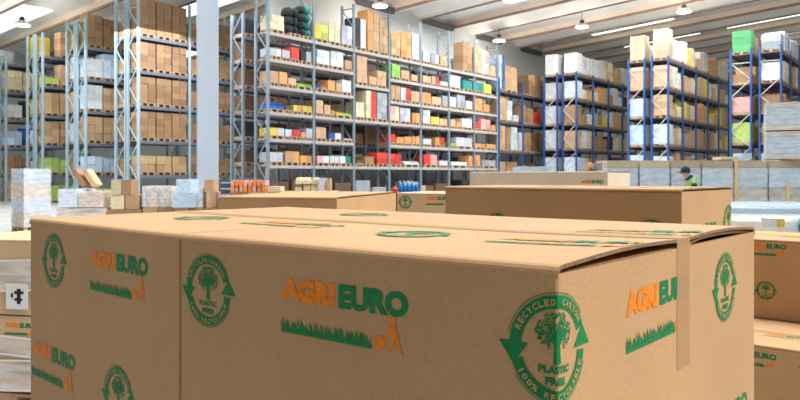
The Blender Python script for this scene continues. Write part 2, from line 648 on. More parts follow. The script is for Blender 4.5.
def put_one(q, z, w, d, h, c, shelf_word, bay, pos, rackname, kind='carton', film=False, group=None):
    look = PAL[c[0]][0] + (' and ' + PAL[c[1]][0] if len(c) > 1 and c[1] != c[0] else '')
    lab = '%s %s load, %s shelf, %s bay, %s, %s' % (look, kind, shelf_word, ORD[bay], rackname, pos)
    if lab in USED:
        lab = lab.replace(' load,', ' load, %s,' % ('taller one' if h > USED[lab] else 'lower one'))
    USED[lab] = h
    load(lab, (q.x, q.y, z + 0.002), TH, w, d, h, c, kind, film=film, group=group)


# --- the long grey rack
BLG = 2.785
GL = [7.80, 6.645, 5.48, 4.34, 3.18, 2.03]
GLB2 = [7.80, 6.08, 4.34, 2.03]
GORG = (G0.x, G0.y)
lvG = lambda i: GLB2 if i == 2 else GL
make_rack('long grey-blue steel rack facing us, seven bays of mixed goods beyond the pillar', GORG, 0, 0.86, 7, BLG, GL, 10.0, STEEL_G, BEAM_G, BEAM_G, STEEL_G, lvG, 0.12)
make_rack('grey-blue steel rack standing behind the long grey rack against the wall', GORG, 1.62, 0.86, 7, BLG, GL, 8.9, STEEL_G, BEAM_M, BEAM_M, STEEL_G, None, 0.12)

SH = ['top', 'second', 'third', 'fourth', 'fifth', 'lowest']
GD = {
    0: '272 285 18 c;290.5 301 30 k sack;303.5 314 34 kv sack;316 329 18 yq;330 341 22 c;343 353 22 lw;356 367 32 kw;368.5 380 42 ot;380.5 389 36 t;'
       '392 401 24 t;402 412 28 o;413 421 28 w;424 431 12 w;432 440 12 e;441 447 12 t;464 473 30 n;476 482 28 t;483 490 26 wi;491 496 12 p',
    1: '272 282 11 w;283 291 11 wg;292 300 15 r;302 312 13 ke;318 330 17 w;332 344 18 w;346 353 11 p;393 401 15 g;402 410 11 p;412 418 8 p;'
       '424 432 9 p;433 440 10 pr;441 448 6 w;451 461 14 w;464 473 11 v;476 484 11 v;485 492 11 y',
    2: '271 279 15 p;280 288 15 or;289 297 10 p;298 313 6 g tray;317 328 7 bo tray;329 336 13 o;337 342 11 p;343 352 15 w;392 401 16 t;402 411 15 wr;412 421 13 p;'
       '423 432 13 o;433 442 10 p;443 448 12 e;451 457 12 w;458 466 15 e;467 473 10 w;476 483 14 o;484 490 9 o',
    3: '271 285 10 b tray;286 293 8 d;294 302 9 yo;303 313 9 y;317 324 16 p;325 331 12 p;332 335 7 t;337 352 5 yg tray;391 400 17 ic;401 411 16 l;413 421 12 o;'
       '424 431 16 w;432 440 10 y;441 448 9 p;451 456 9 p;457 462 7 o;463 473 11 w;476 481 8 r;482 491 12 i;492 496 7 o',
    4: '271 285 11 yw;286 292 10 s;293 301 10 ri;302 306 8 p;307 313 12 l;317 327 14 t;330 342 9 bw;344 353 4 i;391 396 11 r;397 404 8 o;405 412 9 o;413 421 10 o;'
       '424 432 8 w;436 445 10 or;451 456 5 g;457 473 11 lw;476 486 6 o;487 496 6 o',
    5: '271 284 13 w;286 300 14 po;301 313 10 o;318 330 10 iw;331 340 10 w;341 352 10 wv;357 364 6 d;366 375 10 n;378 389 14 r;391 402 13 r;405 420 6 w tray;'
       '425 438 13 ri;440 448 7 w;452 468 6 w;469 473 12 o;476 481 13 o;483 496 8 e',
}
GB2 = {'mid': '358 368 29 p;370 377 10 p;378 387 17 p', 'low': '357 365 18 c;367 377 30 cr;378 388 29 e'}


def parse(txt):
    for it in txt.split(';'):
        a = it.split()
        yield float(a[0]), float(a[1]), float(a[2]), a[3], (a[4] if len(a) > 4 else 'carton')


for lv, txt in GD.items():
    for (x1, x2, hp, c, kd) in parse(txt):
        place(GORG, 0, 0.86, BLG, GL[lv], x1, x2, hp, c, SH[lv], 'long grey rack', kind=kd, group='loads on the long grey rack')
for nm, z in (('mid', 6.08), ('low', 4.34)):
    for (x1, x2, hp, c, kd) in parse(GB2[nm]):
        place(GORG, 0, 0.86, BLG, z, x1, x2, hp, c, 'wide-spaced ' + nm, 'long grey rack', kind=kd, group='loads on the long grey rack')
# the row behind, packed with added dark goods to darken the gaps; its end bays
rb = random.Random(3)
for lv in range(6):
    for bay in range(7):
        for j in range(3):
            if bay > 0 and lv == 0:
                continue
            wd = rb.uniform(0.66, 0.84)
            q = Vector(GORG) + D * (bay * BLG + 0.1 + j * 0.88) + P * 1.66
            put(q, GL[lv], wd, 0.75, rb.uniform(0.55, 1.0), rb.choice('nndddtlekkdd') if not (lv == 0 and bay == 0) else 'k', SH[lv], bay,
                ['near end', 'mid bay', 'far end'][j], 'grey rack behind', group='loads on the grey rack behind')
# floor level of the grey rack
for bay in range(7):
    for j in range(2):
        q = Vector(GORG) + D * (bay * BLG + 0.15 + j * 1.3) + P * 0.04
        put(q, 0.0, 1.1, 0.75, rb.uniform(0.9, 1.5), rb.choice(['d', 'n', 'k', 'e', 'd']), 'floor', bay, ['near end', 'far end'][j],
            'long grey rack', group='loads on the long grey rack')

# --- blue bays continuing the grey row
BLB = 3.15
t_b = 7 * BLG + 0.24
BORG = (G0.x + D.x * t_b, G0.y + D.y * t_b)
BL_ = [7.08, 5.07, 3.13, 1.15]
make_rack('blue steel rack with dark shelves continuing the long grey rack', BORG, 0, 1.0, 4, BLB, BL_, 7.9, STEEL_B, BEAM_D, BEAM_D, STEEL_B, None, 0.12)
SHB = ['top', 'second', 'third', 'fourth']
BD = {0: '499 505 36 sb;506 518 26 t;520 529 20 d;530 533 16 n;535 541 22 n;545 552 22 n;553 560 18 t',
      1: '500 507 24 t;508 513 22 w;514 519 8 w;521 527 20 n;528 534 17 n;535 541 13 r;545 552 20 n;553 560 16 d',
      2: '500 506 26 t;507 511 24 n;512 518 25 w;521 524 20 w;525 532 20 n;533 540 20 d;545 552 20 n',
      3: '500 506 20 t;507 518 20 n;521 527 17 n;528 532 12 v;533 540 18 d'}
for lv, txt in BD.items():
    for (x1, x2, hp, c, kd) in parse(txt):
        place(BORG, 0, 1.0, BLB, BL_[lv], x1, x2, hp, c, SHB[lv], 'blue rack run', kind=kd, group='loads on the blue run behind the grey rack')

# --- three blue double rows
RL = [8.40, 6.70, 5.00, 3.30, 1.60]
BLR = 2.8


def blue_row(name, short, org, nb, dep, topz, end_front, end_back, tops, seed, pal):
    g = 'loads on the ' + short
    make_rack(name, org, 0, dep, nb, BLR, RL, topz, STEEL_B, BEAM_D, BEAM_D, BRACE_W, None, 0.13, beam_h=0.16)
    make_rack(name.replace('rack', 'rack back row'), org, dep + 0.35, dep, 2, BLR, RL, topz, STEEL_B, BEAM_D, BEAM_D, BRACE_W, None, 0.13, beam_h=0.16)
    r = random.Random(seed)
    for lv, z in enumerate(RL):
        for bay in range(nb):
            n = 3
            t = bay * BLR + 0.1
            for j in range(n):
                wd = r.uniform(0.74, 0.86)
                if bay == 0 and j == 0:
                    c, h = end_front[lv]
                    wd = 0.84
                elif lv == 0:
                    c, h = tops[(bay * 3 + j) % len(tops)]
                else:
                    c, h = r.choice(pal), r.uniform(0.75, 1.38)
                film = c[0] in 'ws' or (lv == 0 and r.random() < 0.5)
                q = Vector(org) + D * t + P * 0.05
                put(q, z, wd, dep - 0.12, h, c, SH[lv], bay, ['near end', 'mid bay', 'far end'][j], short, film=film and bay < 3, kind='crate' if c == 'f' else 'carton', group=g)
                t += wd + 0.05
        for j in range(2):
            c, h = end_back[lv] if j == 0 else (r.choice(pal), 1.1)
            q = Vector(org) + D * (0.1 + j * 0.9) + P * (dep + 0.4)
            put(q, z, 0.84, dep - 0.12, h, c, SH[lv], 0, ['near end', 'mid bay'][j], short + ' back row', film=c[0] in 'ws', kind='crate' if c == 'f' else 'carton', group=g + ' back row')


TANS = ['t', 'p', 'n', 't', 'c', 'y', 'w', 'o', 't', 'c', 'n', 'e']
blue_row('blue rack with white wrapped boxes along its top', 'white-topped blue rack', (11.9, 48.4), 4, 1.05, 8.6,
         [('w', 1.45), ('s', 1.25), ('n', 1.35), ('t', 1.3), ('s', 1.2)], [('w', 1.5), ('w', 1.25), ('w', 1.35), ('w', 1.4), ('w', 1.2)],
         [('w', 1.4), ('l', 1.35), ('w', 1.3), ('w', 1.35), ('s', 1.3), ('c', 1.5), ('c', 1.5), ('t', 0.9), ('t', 1.2)], 11, TANS + ['k', 'w', 'w'])
blue_row('blue rack with stacked crates and tan boxes on top', 'crate-topped blue rack', (15.77, 42.2), 5, 1.05, 8.6,
         [('f', 1.85), ('p', 1.4), ('t', 1.35), ('s', 1.3), ('s', 1.1)], [('f', 1.6), ('p', 1.4), ('s', 1.2), ('s', 1.3), ('s', 1.2)],
         [('t', 1.4), ('c', 1.3), ('w', 1.2), ('c', 1.45), ('y', 1.2), ('c', 1.3), ('t', 0.8), ('o', 1.3), ('t', 1.4), ('t', 1.1), ('o', 1.2)], 12, TANS)
blue_row('blue rack with green wrapped load on top', 'green-topped blue rack', (20.85, 39.3), 3, 1.15, 8.75,
         [('e', 1.0), ('w', 1.1), ('n', 1.0), ('n', 1.2), ('s', 1.2)], [('m', 1.35), ('n', 0.6), ('i', 1.0), ('q', 1.25), ('w', 1.0)],
         [('e', 1.1), ('s', 1.2), ('b', 1.1), ('w', 1.0)], 13, TANS)

# --- pale racks beyond the pillar
def pale_row(name, short, org, nb, bl, dep, topz, seed, data, pal, extra=None):
    g = 'loads on the ' + short
    make_rack(name, org, 0, dep, nb, bl, RL, topz, STEEL_L, BEAM_M, BEAM_M, STEEL_L, None, 0.13, beam_h=0.16)
    make_rack(name.replace('rack', 'rack back row', 1), org, dep + 0.12, dep, 1, bl, RL, topz, STEEL_L, BEAM_M, BEAM_M, STEEL_L, None, 0.13, beam_h=0.16)
    r = random.Random(seed)
    for lv in range(6):
        z = (RL + [0.0])[lv]
        for bay in range(nb):
            for j in range(3):
                if data and bay == 0 and (lv, j) in data:
                    c, h = data[(lv, j)]
                    if h == 0:
                        continue
                else:
                    c, h = r.choice(pal), r.uniform(0.9, 1.4)
                q = Vector(org) + D * (bay * bl + 0.12 + j * (bl - 0.2) / 3) + P * 0.05
                put(q, z, (bl - 0.2) / 3 - 0.06, dep - 0.12, h, c, (SH[:5] + ['floor'])[lv], bay, ['near end', 'mid bay', 'far end'][j],
                    short, film=False, group=g)
        c, h = r.choice(pal), r.uniform(0.7, 1.3)
        q = Vector(org) + D * 0.12 + P * (dep + 0.17)
        put(q, z, 0.8, dep - 0.12, h, c, (SH[:5] + ['floor'])[lv], 0, 'near end', short + ' back row', group=g + ' back row')


L1 = Vector((-12.69, 35.0))
d1 = {(lv, j): ('n' if lv < 4 else 'n', 1.42) for lv in range(5) for j in range(3)}
d1.update({(0, 0): ('n', 2.0), (0, 1): ('n', 1.85), (0, 2): ('n', 1.8), (5, 0): ('k', 0), (5, 1): ('s', 0.9), (5, 2): ('t', 0.9)})
d1.update({(4, 0): ('t', 0.95), (4, 1): ('t', 0.95), (4, 2): ('t', 0.95)})
pale_row('pale blue steel rack full of stacked brown boxes beside the pillar', 'brown-box pale rack', tuple(L1), 3, 2.94, 0.98, 10.4, 21, d1, ['n'])
L2 = L1 + P * 4.92
d2 = {(0, 0): ('n', 1.75), (0, 1): ('n', 1.65), (0, 2): ('n', 1.5), (1, 0): ('w', 1.1), (1, 1): ('s', 1.45), (1, 2): ('w', 1.2), (2, 0): ('w', 1.4), (2, 1): ('t', 1.3),
      (2, 2): ('t', 1.3), (3, 0): ('t', 1.4), (3, 1): ('t', 1.4), (3, 2): ('t', 1.3), (4, 0): ('s', 1.0), (4, 1): ('s', 0.9), (4, 2): ('t', 1.0),
      (5, 0): ('q', 0.9), (5, 1): ('q', 0.9), (5, 2): ('k', 0)}
pale_row('pale blue steel rack with tall boxes on top and a blue-white box below', 'second pale rack', tuple(L2), 1, 2.94, 0.95, 9.9, 22, d2, ['t', 'n', 'w'])
L3 = L1 + P * 9.6
d3 = {(0, 0): ('k', 0), (0, 1): ('p', 1.5), (0, 2): ('k', 0), (1, 0): ('q', 0.5), (1, 1): ('p', 1.3), (1, 2): ('y', 1.2), (2, 0): ('t', 1.3), (2, 1): ('t', 1.35),
      (2, 2): ('y', 1.2), (3, 0): ('t', 1.35), (3, 1): ('t', 1.35), (3, 2): ('t', 1.2), (4, 0): ('q', 1.0), (4, 1): ('q', 0.9), (4, 2): ('d', 0.9),
      (5, 0): ('q', 1.0), (5, 1): ('q', 1.0), (5, 2): ('n', 1.0)}
pale_row('pale blue steel rack with a tall gap under its top beams', 'third pale rack', tuple(L3), 1, 2.94, 0.9, 9.7, 23, d3, ['t', 'y', 'w'])
L4 = L1 + P * 14.2
d4 = {(0, 0): ('k', 0), (0, 1): ('k', 0), (0, 2): ('k', 0), (1, 0): ('c', 1.3), (1, 1): ('c', 1.2), (1, 2): ('v', 1.1), (2, 0): ('w', 0.9), (2, 1): ('k', 1.2),
      (2, 2): ('d', 1.2), (3, 0): ('s', 1.0), (3, 1): ('b', 1.2), (3, 2): ('b', 0.8), (4, 0): ('n', 1.2), (4, 1): ('n', 1.0), (4, 2): ('d', 1.1)}
pale_row('pale blue steel rack by the side wall with blue goods', 'side-wall pale rack', tuple(L4), 1, 2.94, 0.95, 8.9, 24, d4, ['t', 'n', 'w'])

put_all(270)

# ------------------------------------------------------------------ printed artwork (flat shapes in metres, u along the board, v up)
def font_shape(txt, bold=0.03):
    cu = bpy.data.curves.new('t', 'FONT')
    cu.body = txt
    cu.offset = bold
    cu.resolution_u = 3
    cu.fill_mode = 'FRONT'
    o = bpy.data.objects.new('t', cu)
    COL.objects.link(o)
    bpy.context.view_layer.update()
    me = o.evaluated_get(bpy.context.evaluated_depsgraph_get()).to_mesh()
    vs = [(v.co.x, v.co.y) for v in me.vertices]
    fs = [tuple(p.vertices) for p in me.polygons]
    o.evaluated_get(bpy.context.evaluated_depsgraph_get()).to_mesh_clear()
    bpy.data.objects.remove(o)
    bpy.data.curves.remove(cu)
    return vs, fs


_FS = {}


def text_polys(txt, cx, cy, w, h, bold=0.03, rot=0.0):
    if (txt, bold) not in _FS:
        _FS[(txt, bold)] = font_shape(txt, bold)
    vs, fs = _FS[(txt, bold)]
    x0, x1 = min(v[0] for v in vs), max(v[0] for v in vs)
    y0, y1 = min(v[1] for v in vs), max(v[1] for v in vs)
    sx, sy = w / (x1 - x0), h / (y1 - y0)
    out = []
    for f in fs:
        pts = []
        for i in f:
            x, y = (vs[i][0] - (x0 + x1) / 2) * sx, (vs[i][1] - (y0 + y1) / 2) * sy
            pts.append((cx + x * cos(rot) - y * sin(rot), cy + x * sin(rot) + y * cos(rot)))
        out.append(pts)
    return out


def band(r0, r1, a0, a1, n=26):
    out = []
    for i in range(n):
        a, b = R(a0 + (a1 - a0) * i / n), R(a0 + (a1 - a0) * (i + 1) / n)
        out.append([(r0 * cos(a), r0 * sin(a)), (r1 * cos(a), r1 * sin(a)), (r1 * cos(b), r1 * sin(b)), (r0 * cos(b), r0 * sin(b))])
    return out


def arc_text(txt, r, a0, a1, w, h, inward=False):
    """letters set along an arc; a0 and a1 are the angles of the first and last letter"""
    out = []
    n = len(txt)
    for i, ch in enumerate(txt):
        if ch == ' ':
            continue
        a = R(a0 + (a1 - a0) * i / (n - 1))
        rot = a - pi / 2 if not inward else a + pi / 2
        ww = w * (0.35 if ch in '1I' else (1.25 if ch in '%' else 1))
        out += text_polys(ch, r * cos(a), r * sin(a), ww, h, 0.03, rot)
    return out


# the layers: 0 green ink, 1 orange ink, 2 bare board showing in a green band
def emblem_art():
    g, bare = [], []
    g += band(0.0455, 0.0605, 20, 183)
    g += band(0.0455, 0.0605, 197, 352)
    g += band(0.0625, 0.0635, 32, 168)
    g += band(0.0625, 0.0635, 212, 340)
    g.append([(-0.074, 0.003), (-0.036, 0.003), (-0.056, -0.022)])
    g.append([(0.074, -0.003), (0.056, 0.022), (0.036, -0.003)])
    bare += arc_text('RECYCLED CARTON', 0.053, 156, 34, 0.0062, 0.0075)
    bare += arc_text('100% RECYCLABLE', 0.053, 212, 336, 0.0062, 0.0075, True)
    # the tree: trunk, boughs, leaves
    g.append([(-0.0048, -0.016), (0.0058, -0.016), (0.0042, 0.008), (-0.0036, 0.008)])
    for a in (40, 62, 82, 102, 122, 142):
        ca, sa = cos(R(a)), sin(R(a))
        g.append([(-0.0035 * sa, 0.003), (0.0035 * sa, 0.003), (0.025 * ca + 0.0008, 0.006 + 0.026 * sa), (0.025 * ca - 0.0008, 0.006 + 0.026 * sa)])
    r = random.Random(5)
    n = 0
    while n < 300:
        x, y = r.uniform(-0.028, 0.028), r.uniform(-0.004, 0.041)
        if (x / 0.028) ** 2 + ((y - 0.020) / 0.0215) ** 2 > 1 or (abs(x) < 0.010 and y < 0.007):
            continue
        a, l, wd = r.uniform(0, pi), r.uniform(0.0013, 0.0021), 0.0010
        g.append([(x + l * cos(a) * cos(t) - wd * sin(a) * sin(t), y + l * sin(a) * cos(t) + wd * cos(a) * sin(t)) for t in [k * pi / 3 for k in range(6)]])
        n += 1
    g += text_polys('PLASTIC', 0, -0.0225, 0.048, 0.0088, 0.055)
    g += text_polys('FREE', 0, -0.0355, 0.031, 0.0088, 0.055)
    return g, [], bare


def logo_art():
    g, o = [], []
    o += text_polys('AGRI', -0.0655, 0.040, 0.108, 0.034, 0.07)
    g += text_polys('EURO', 0.0565, 0.040, 0.122, 0.034, 0.06)
    r = random.Random(9)
    x = -0.119
    g.append([(-0.119, -0.024), (0.056, -0.024), (0.056, -0.019), (-0.119, -0.019)])
    while x < 0.053:                                  # blades of grass
        h, lean = r.uniform(0.008, 0.019), r.uniform(-0.006, 0.006)
        g.append([(x, -0.0195), (x + 0.0026, -0.0195), (x + 0.0020 + lean * 0.4, -0.019 + h * 0.6), (x + lean, -0.019 + h)])
        x += 0.0021
    # little orange gardener pushing a mower
    o.append([(0.069 + 0.0095 * cos(t), -0.014 + 0.0095 * sin(t)) for t in [k * pi / 6 for k in range(12)]])
    o.append([(0.073, -0.012), (0.076, -0.014), (0.094, 0.008), (0.091, 0.010)])
    o.append([(0.091 + 0.0055 * cos(t), 0.0185 + 0.0055 * sin(t)) for t in [k * pi / 5 for k in range(10)]])
    o.append([(0.086, 0.013), (0.097, 0.014), (0.101, -0.004), (0.090, -0.006)])
    o.append([(0.090, -0.004), (0.096, -0.003), (0.089, -0.025), (0.083, -0.025)])
    o.append([(0.095, -0.003), (0.101, -0.002), (0.108, -0.025), (0.102, -0.025)])
    return g, o, []


ART = {'emblem': emblem_art(), 'logo': logo_art()}
A_DIR = Vector((-0.760, 0.650))
B_DIR = Vector((0.650, 0.760))


class Carton:
    """a taped carton seen corner on. Path = upright edges in order of u (to the viewer's right); u = 0 at the corner facing us"""

    def __init__(self, label, path, i0, top, height, mat_=KR, detail=False, group=None, flap_rise=0.0012):
        self.top, self.det, self.rise = top, detail, flap_rise
        self.p = [Vector(q) for q in path]
        self.U = [0.0] * len(path)
        for i in range(1, len(path)):
            self.U[i] = self.U[i - 1] + (self.p[i] - self.p[i - 1]).length
        u0 = self.U[i0]
        self.U = [u - u0 for u in self.U]
        self.i0 = i0
        self.C = self.p[i0]
        self.a = (self.p[0] - self.C).normalized()
        self.b = (self.p[i0 + 1] - self.C).normalized()
        self.L = (self.p[0] - self.C).length
        self.W = (self.p[i0 + 1] - self.C).length
        self.base = Vector((self.C.x, self.C.y, top - height))
        self.h = height
        self.t = thing('carton', label, 'box', self.base, 0, group)
        self.cen = (self.p[0] + self.p[i0 + 1]) / 2
        self.matk = mat_
        self.shell()

    def loc(self, x, y, z):
        return (x - self.base.x, y - self.base.y, z - self.base.z)

    def ring(self, z, inset=0.0):
        back = self.p[0] + self.b * self.W
        pts = self.p[:self.i0 + 2] + [back]
        out = []
        for q in pts:
            v = (self.cen - q)
            v = v.normalized() * min(v.length, inset * 1.41)
            out.append(self.loc(q.x + v.x, q.y + v.y, z))
        return out

    def shell(self):
        TK = 0.006
        mb = MB()
        zt = self.top - 0.009
        # walls with real thickness, a small round along the folded corners
        pts = self.p[:self.i0 + 2] + [self.p[0] + self.b * self.W]
        n = len(pts)
        b = len(mb.v)
        outer, inner = [], []
        r = 0.007 if self.det else 0.004
        for i, q in enumerate(pts):
            pr, nx = (pts[i - 1] - q).normalized(), (pts[(i + 1) % n] - q).normalized()
            if pr.dot(nx) < -0.9:
                outer.append(q)
                continue
            A, B = q + pr * r, q + nx * r
            for k in range(4):
                f = k / 3
                m = A.lerp(q, f).lerp(q.lerp(B, f), f)
                outer.append(m)
        cen = self.cen
        for q in outer:
            v = (cen - q).normalized()
            inner.append(q + v * TK * 1.3)
        m = len(outer)
        for zz, ring in ((self.base.z, outer), (zt, outer), (zt, inner), (self.base.z + 0.01, inner)):
            for q in ring:
                mb.v.append(self.loc(q.x, q.y, zz))
        for i in range(m):
            k = (i + 1) % m
            mb.f.append((b + i, b + k, b + m + k, b + m + i)); mb.m.append(0)
            mb.f.append((b + m + i, b + m + k, b + 2 * m + k, b + 2 * m + i)); mb.m.append(1)
            mb.f.append((b + 2 * m + i, b + 2 * m + k, b + 3 * m + k, b + 3 * m + i)); mb.m.append(2)
        mb.f.append(tuple(b + i for i in range(m))[::-1]); mb.m.append(0)
        mb.f.append(tuple(b + 3 * m + i for i in range(m))); mb.m.append(2)
        part('body', mb, [self.matk, CUT, INSIDE], self.t)
        # the two long flaps meeting along the middle
        n1, n2 = 26, 8
        for side in (0, 1):
            mb = MB()
            b0, b1 = (0.0, self.W / 2 - 0.0015) if side == 0 else (self.W / 2 + 0.0015, self.W)
            grid = {}
            for lay in (0, 1):
                for i in range(n1 + 1):
                    for j in range(n2 + 1):
                        s = self.L * i / n1
                        rr = 0.009
                        if side == 0:
                            v = (0, 0.0009, 0.0036, 0.009)[j] if j < 4 else rr + (b1 - rr) * (j - 3) / (n2 - 3)
                            dz = (-0.009, -0.0052, -0.0018, 0)[j] if j < 4 else 0
                        else:
                            jj = n2 - j
                            v = self.W - (0, 0.0009, 0.0036, 0.009)[jj] if jj < 4 else (self.W - rr) + (b0 - self.W + rr) * (jj - 3) / (n2 - 3)
                            dz = (-0.009, -0.0052, -0.0018, 0)[jj] if jj < 4 else 0
                        q = self.on_top(-s, v)
                        q.z += dz
                        grid[(lay, i, j)] = len(mb.v)
                        mb.v.append(self.loc(q.x, q.y, q.z - (0.005 if lay else 0)))
            for i in range(n1):
                for j in range(n2):
                    mb.f.append((grid[(0, i, j)], grid[(0, i, j + 1)], grid[(0, i + 1, j + 1)], grid[(0, i + 1, j)])); mb.m.append(0)
                    mb.f.append((grid[(1, i, j)], grid[(1, i + 1, j)], grid[(1, i + 1, j + 1)], grid[(1, i, j + 1)])); mb.m.append(0)
            for i in range(n1):
                for j, mi in ((0, 0 if side == 0 else 1), (n2, 1 if side == 0 else 0)):
                    mb.f.append((grid[(0, i, j)], grid[(0, i + 1, j)], grid[(1, i + 1, j)], grid[(1, i, j)])); mb.m.append(mi)
            for j in range(n2):
                for i in (0, n1):
                    mb.f.append((grid[(0, i, j)], grid[(0, i, j + 1)], grid[(1, i, j + 1)], grid[(1, i, j)])); mb.m.append(1)
            part('top_flap', mb, [self.matk, CUT], self.t, smooth=False, label='upper end flap' if False else None)
        # inner flaps just below them, folded from the end walls
        for end in (0, 1):
            mb = MB()
            if end == 0 and self.det:       # this one springs up with the far flap
                rows_ = []
                for j in range(25):
                    v = 0.014 + (self.W - 0.028) * j / 24
                    up = min(1.0, max(0.0, (v - self.W * 0.52) / 0.06))
                    row = []
                    for i, s in enumerate((0.006, 0.05, 0.12, 0.25)):
                        q = self.on_top(-s, v)
                        z = (self.top - 0.0085) * (1 - up) + (q.z - 0.0075) * up
                        row.append((q.x, q.y, z))
                    rows_.append(row)
                for j in range(24):
                    for i in range(3):
                        A_, B_, C_, D_ = rows_[j][i], rows_[j][i + 1], rows_[j + 1][i + 1], rows_[j + 1][i]
                        lo_ = [self.loc(p_[0], p_[1], p_[2] - 0.004) for p_ in (A_, B_, C_, D_)]
                        hi_ = [self.loc(*p_) for p_ in (A_, B_, C_, D_)]
                        mb.hexa(lo_ + hi_)
                part('inner_flap', mb, [self.matk], self.t)
                continue
            s0, s1 = (0.010, self.W / 2) if end == 0 else (self.L - self.W / 2, self.L - 0.012)
            pts = []
            for z in (self.top - 0.0135, self.top - 0.0085):
                for (s, v) in ((s0, 0.012), (s1, 0.012), (s1, self.W - 0.012), (s0, self.W - 0.012)):
                    q = self.C + self.a * s + self.b * v
                    pts.append(self.loc(q.x, q.y, z))
            mb.hexa([pts[i] for i in (0, 3, 2, 1, 4, 7, 6, 5)])
            part('inner_flap', mb, [self.matk], self.t)

    def on_top(self, u, v):
        """a point of the flaps: flat, bowed up towards the open end beside the corner facing us"""
        q = self.C + self.a * (-u) + self.b * v
        f = math.exp(u / 0.16)
        half = self.W / 2
        vv = v if v < half else self.W - v
        z = self.top + self.rise * f * sin(pi * min(1, vv / half)) * (1.0 if v < half else 1.15) + self.rise * 0.5 * f * (vv / half)
        if self.det:
            # follow the bulge of the creased front wall
            k = max(0.0, 1 - v / (self.W * 0.5))
            bul = 0.029 * max(0.0, 1 - abs(-u - 0.695) / 0.695)
            q = q - self.b * bul * k
        z += 0.0004 * sin(9 * u + 4 * v) if self.det else 0
        return Vector((q.x, q.y, z))

    def wall_pt(self, u, v, off):
        i = 0
        while i < len(self.U) - 2 and u > self.U[i + 1]:
            i += 1
        d = (self.p[i + 1] - self.p[i]).normalized()
        q = self.p[i] + d * (u - self.U[i])
        nrm = Vector((d.y, -d.x))
        q = q + nrm * off
        return Vector((q.x, q.y, self.top + v))

    def art(self, kind, u, v, scale=1.0, where='wall', name=None):
        """print one mark centred at u (perimeter) and v (below the top edge, or b across the top)"""
        bm = bmesh.new()
        for mi, polys in enumerate(ART[kind]):
            for ip, pl_ in enumerate(polys):
                vs = [bm.verts.new((u + x * scale, v + y * scale, 4e-6 * (ip % 60))) for (x, y) in pl_]
                try:
                    f = bm.faces.new(vs)
                    f.material_index = mi
                except ValueError:
                    pass
        if where == 'wall':
            cuts = [self.U[i] for i in range(1, len(self.U) - 1)]
            lo, hi = self.U[0] + 0.004, self.U[-1] - 0.004
            vlo, vhi = -self.h + 0.002, -0.013
            for c in cuts:
                for cc in ((c - 0.007, c, c + 0.007) if c == 0 else (c,)):
                    bmesh.ops.bisect_plane(bm, geom=bm.verts[:] + bm.edges[:] + bm.faces[:], plane_co=(cc, 0, 0), plane_no=(1, 0, 0))
        else:
            lo, hi, vlo, vhi = -self.L + 0.004, -0.004, 0.004, self.W - 0.004
            for cc in [lo + (hi - lo) * k / 26 for k in range(1, 26)]:
                if u - 0.14 < cc < u + 0.14:
                    bmesh.ops.bisect_plane(bm, geom=bm.verts[:] + bm.edges[:] + bm.faces[:], plane_co=(cc, 0, 0), plane_no=(1, 0, 0))
        for co_, no in (((lo, 0, 0), (-1, 0, 0)), ((hi, 0, 0), (1, 0, 0)), ((0, vlo, 0), (0, -1, 0)), ((0, vhi, 0), (0, 1, 0))):
            bmesh.ops.bisect_plane(bm, geom=bm.verts[:] + bm.edges[:] + bm.faces[:], plane_co=co_, plane_no=no, clear_outer=True)
        if not bm.faces:
            bm.free()
            return
        offs = {}
        for f in bm.faces:
            for vv in f.verts:
                offs[vv] = 0.0013 if f.material_index == 2 else 0.0006
        for vv in bm.verts:
            x, y = vv.co.x, vv.co.y
            o_ = offs.get(vv, 0.0006) + vv.co.z
            if where == 'wall':
                q = self.wall_pt(x, y, o_)
                if abs(x) < 0.0069:      # round with the folded corner
                    pull = 0.0018 * (1 - abs(x) / 0.007)
                    v2 = (self.cen - Vector((q.x, q.y))).normalized() * pull
                    q = Vector((q.x + v2.x, q.y + v2.y, q.z))
            else:
                q = self.on_top(x, y)
                q.z += o_ + 0.0008
            vv.co = self.loc(q.x, q.y, q.z)
        me = bpy.data.meshes.new(name or kind)
        bm.to_mesh(me)
        bm.free()
        for m in (GREEN, ORANGE, self.matk):
            me.materials.append(m)
        nm = {'emblem': 'printed_emblem', 'logo': 'printed_logo'}[kind]
        o = obj(nm, me, self.t)
        o['label'] = {'emblem': 'green recycled carton emblem with a tree', 'logo': 'orange and green printed lettering over green grass'}[kind]
        return o


PALLET_N = [0]


def pallet(label, corner, a, b, L, W, z0=0.0, group=None):
    """a timber pallet under a carton; corner is its corner facing us"""
    t = thing('pallet', label, 'pallet', (corner.x, corner.y, z0), math.atan2(-a.y, -a.x), group)
    # local x runs from the far end of a towards the corner
    mb = MB()
    for x in (0, 0.5, 1):
        for y in (0, 0.5, 1):
            X, Y = -L + x * (L - 0.14), y * (W - 0.14)
            mb.box(X, X + 0.14, Y, Y + 0.14, 0.022, 0.10)
    part('block', mb, [WOOD], t)
    mb = MB()
    for x in (0, 0.5, 1):
        X = -L + x * (L - 0.14)
        mb.box(X, X + 0.14, 0, W, 0, 0.021)
        mb.box(X, X + 0.14, 0.001, W - 0.001, 0.101, 0.121)
    for k in range(6):
        Y = k * (W - 0.11) / 5
        mb.box(-L, 0, Y, Y + 0.11, 0.122, 0.142)
    part('deck_slats', mb, [WOOD], t)
    return t


S_ = 0.1
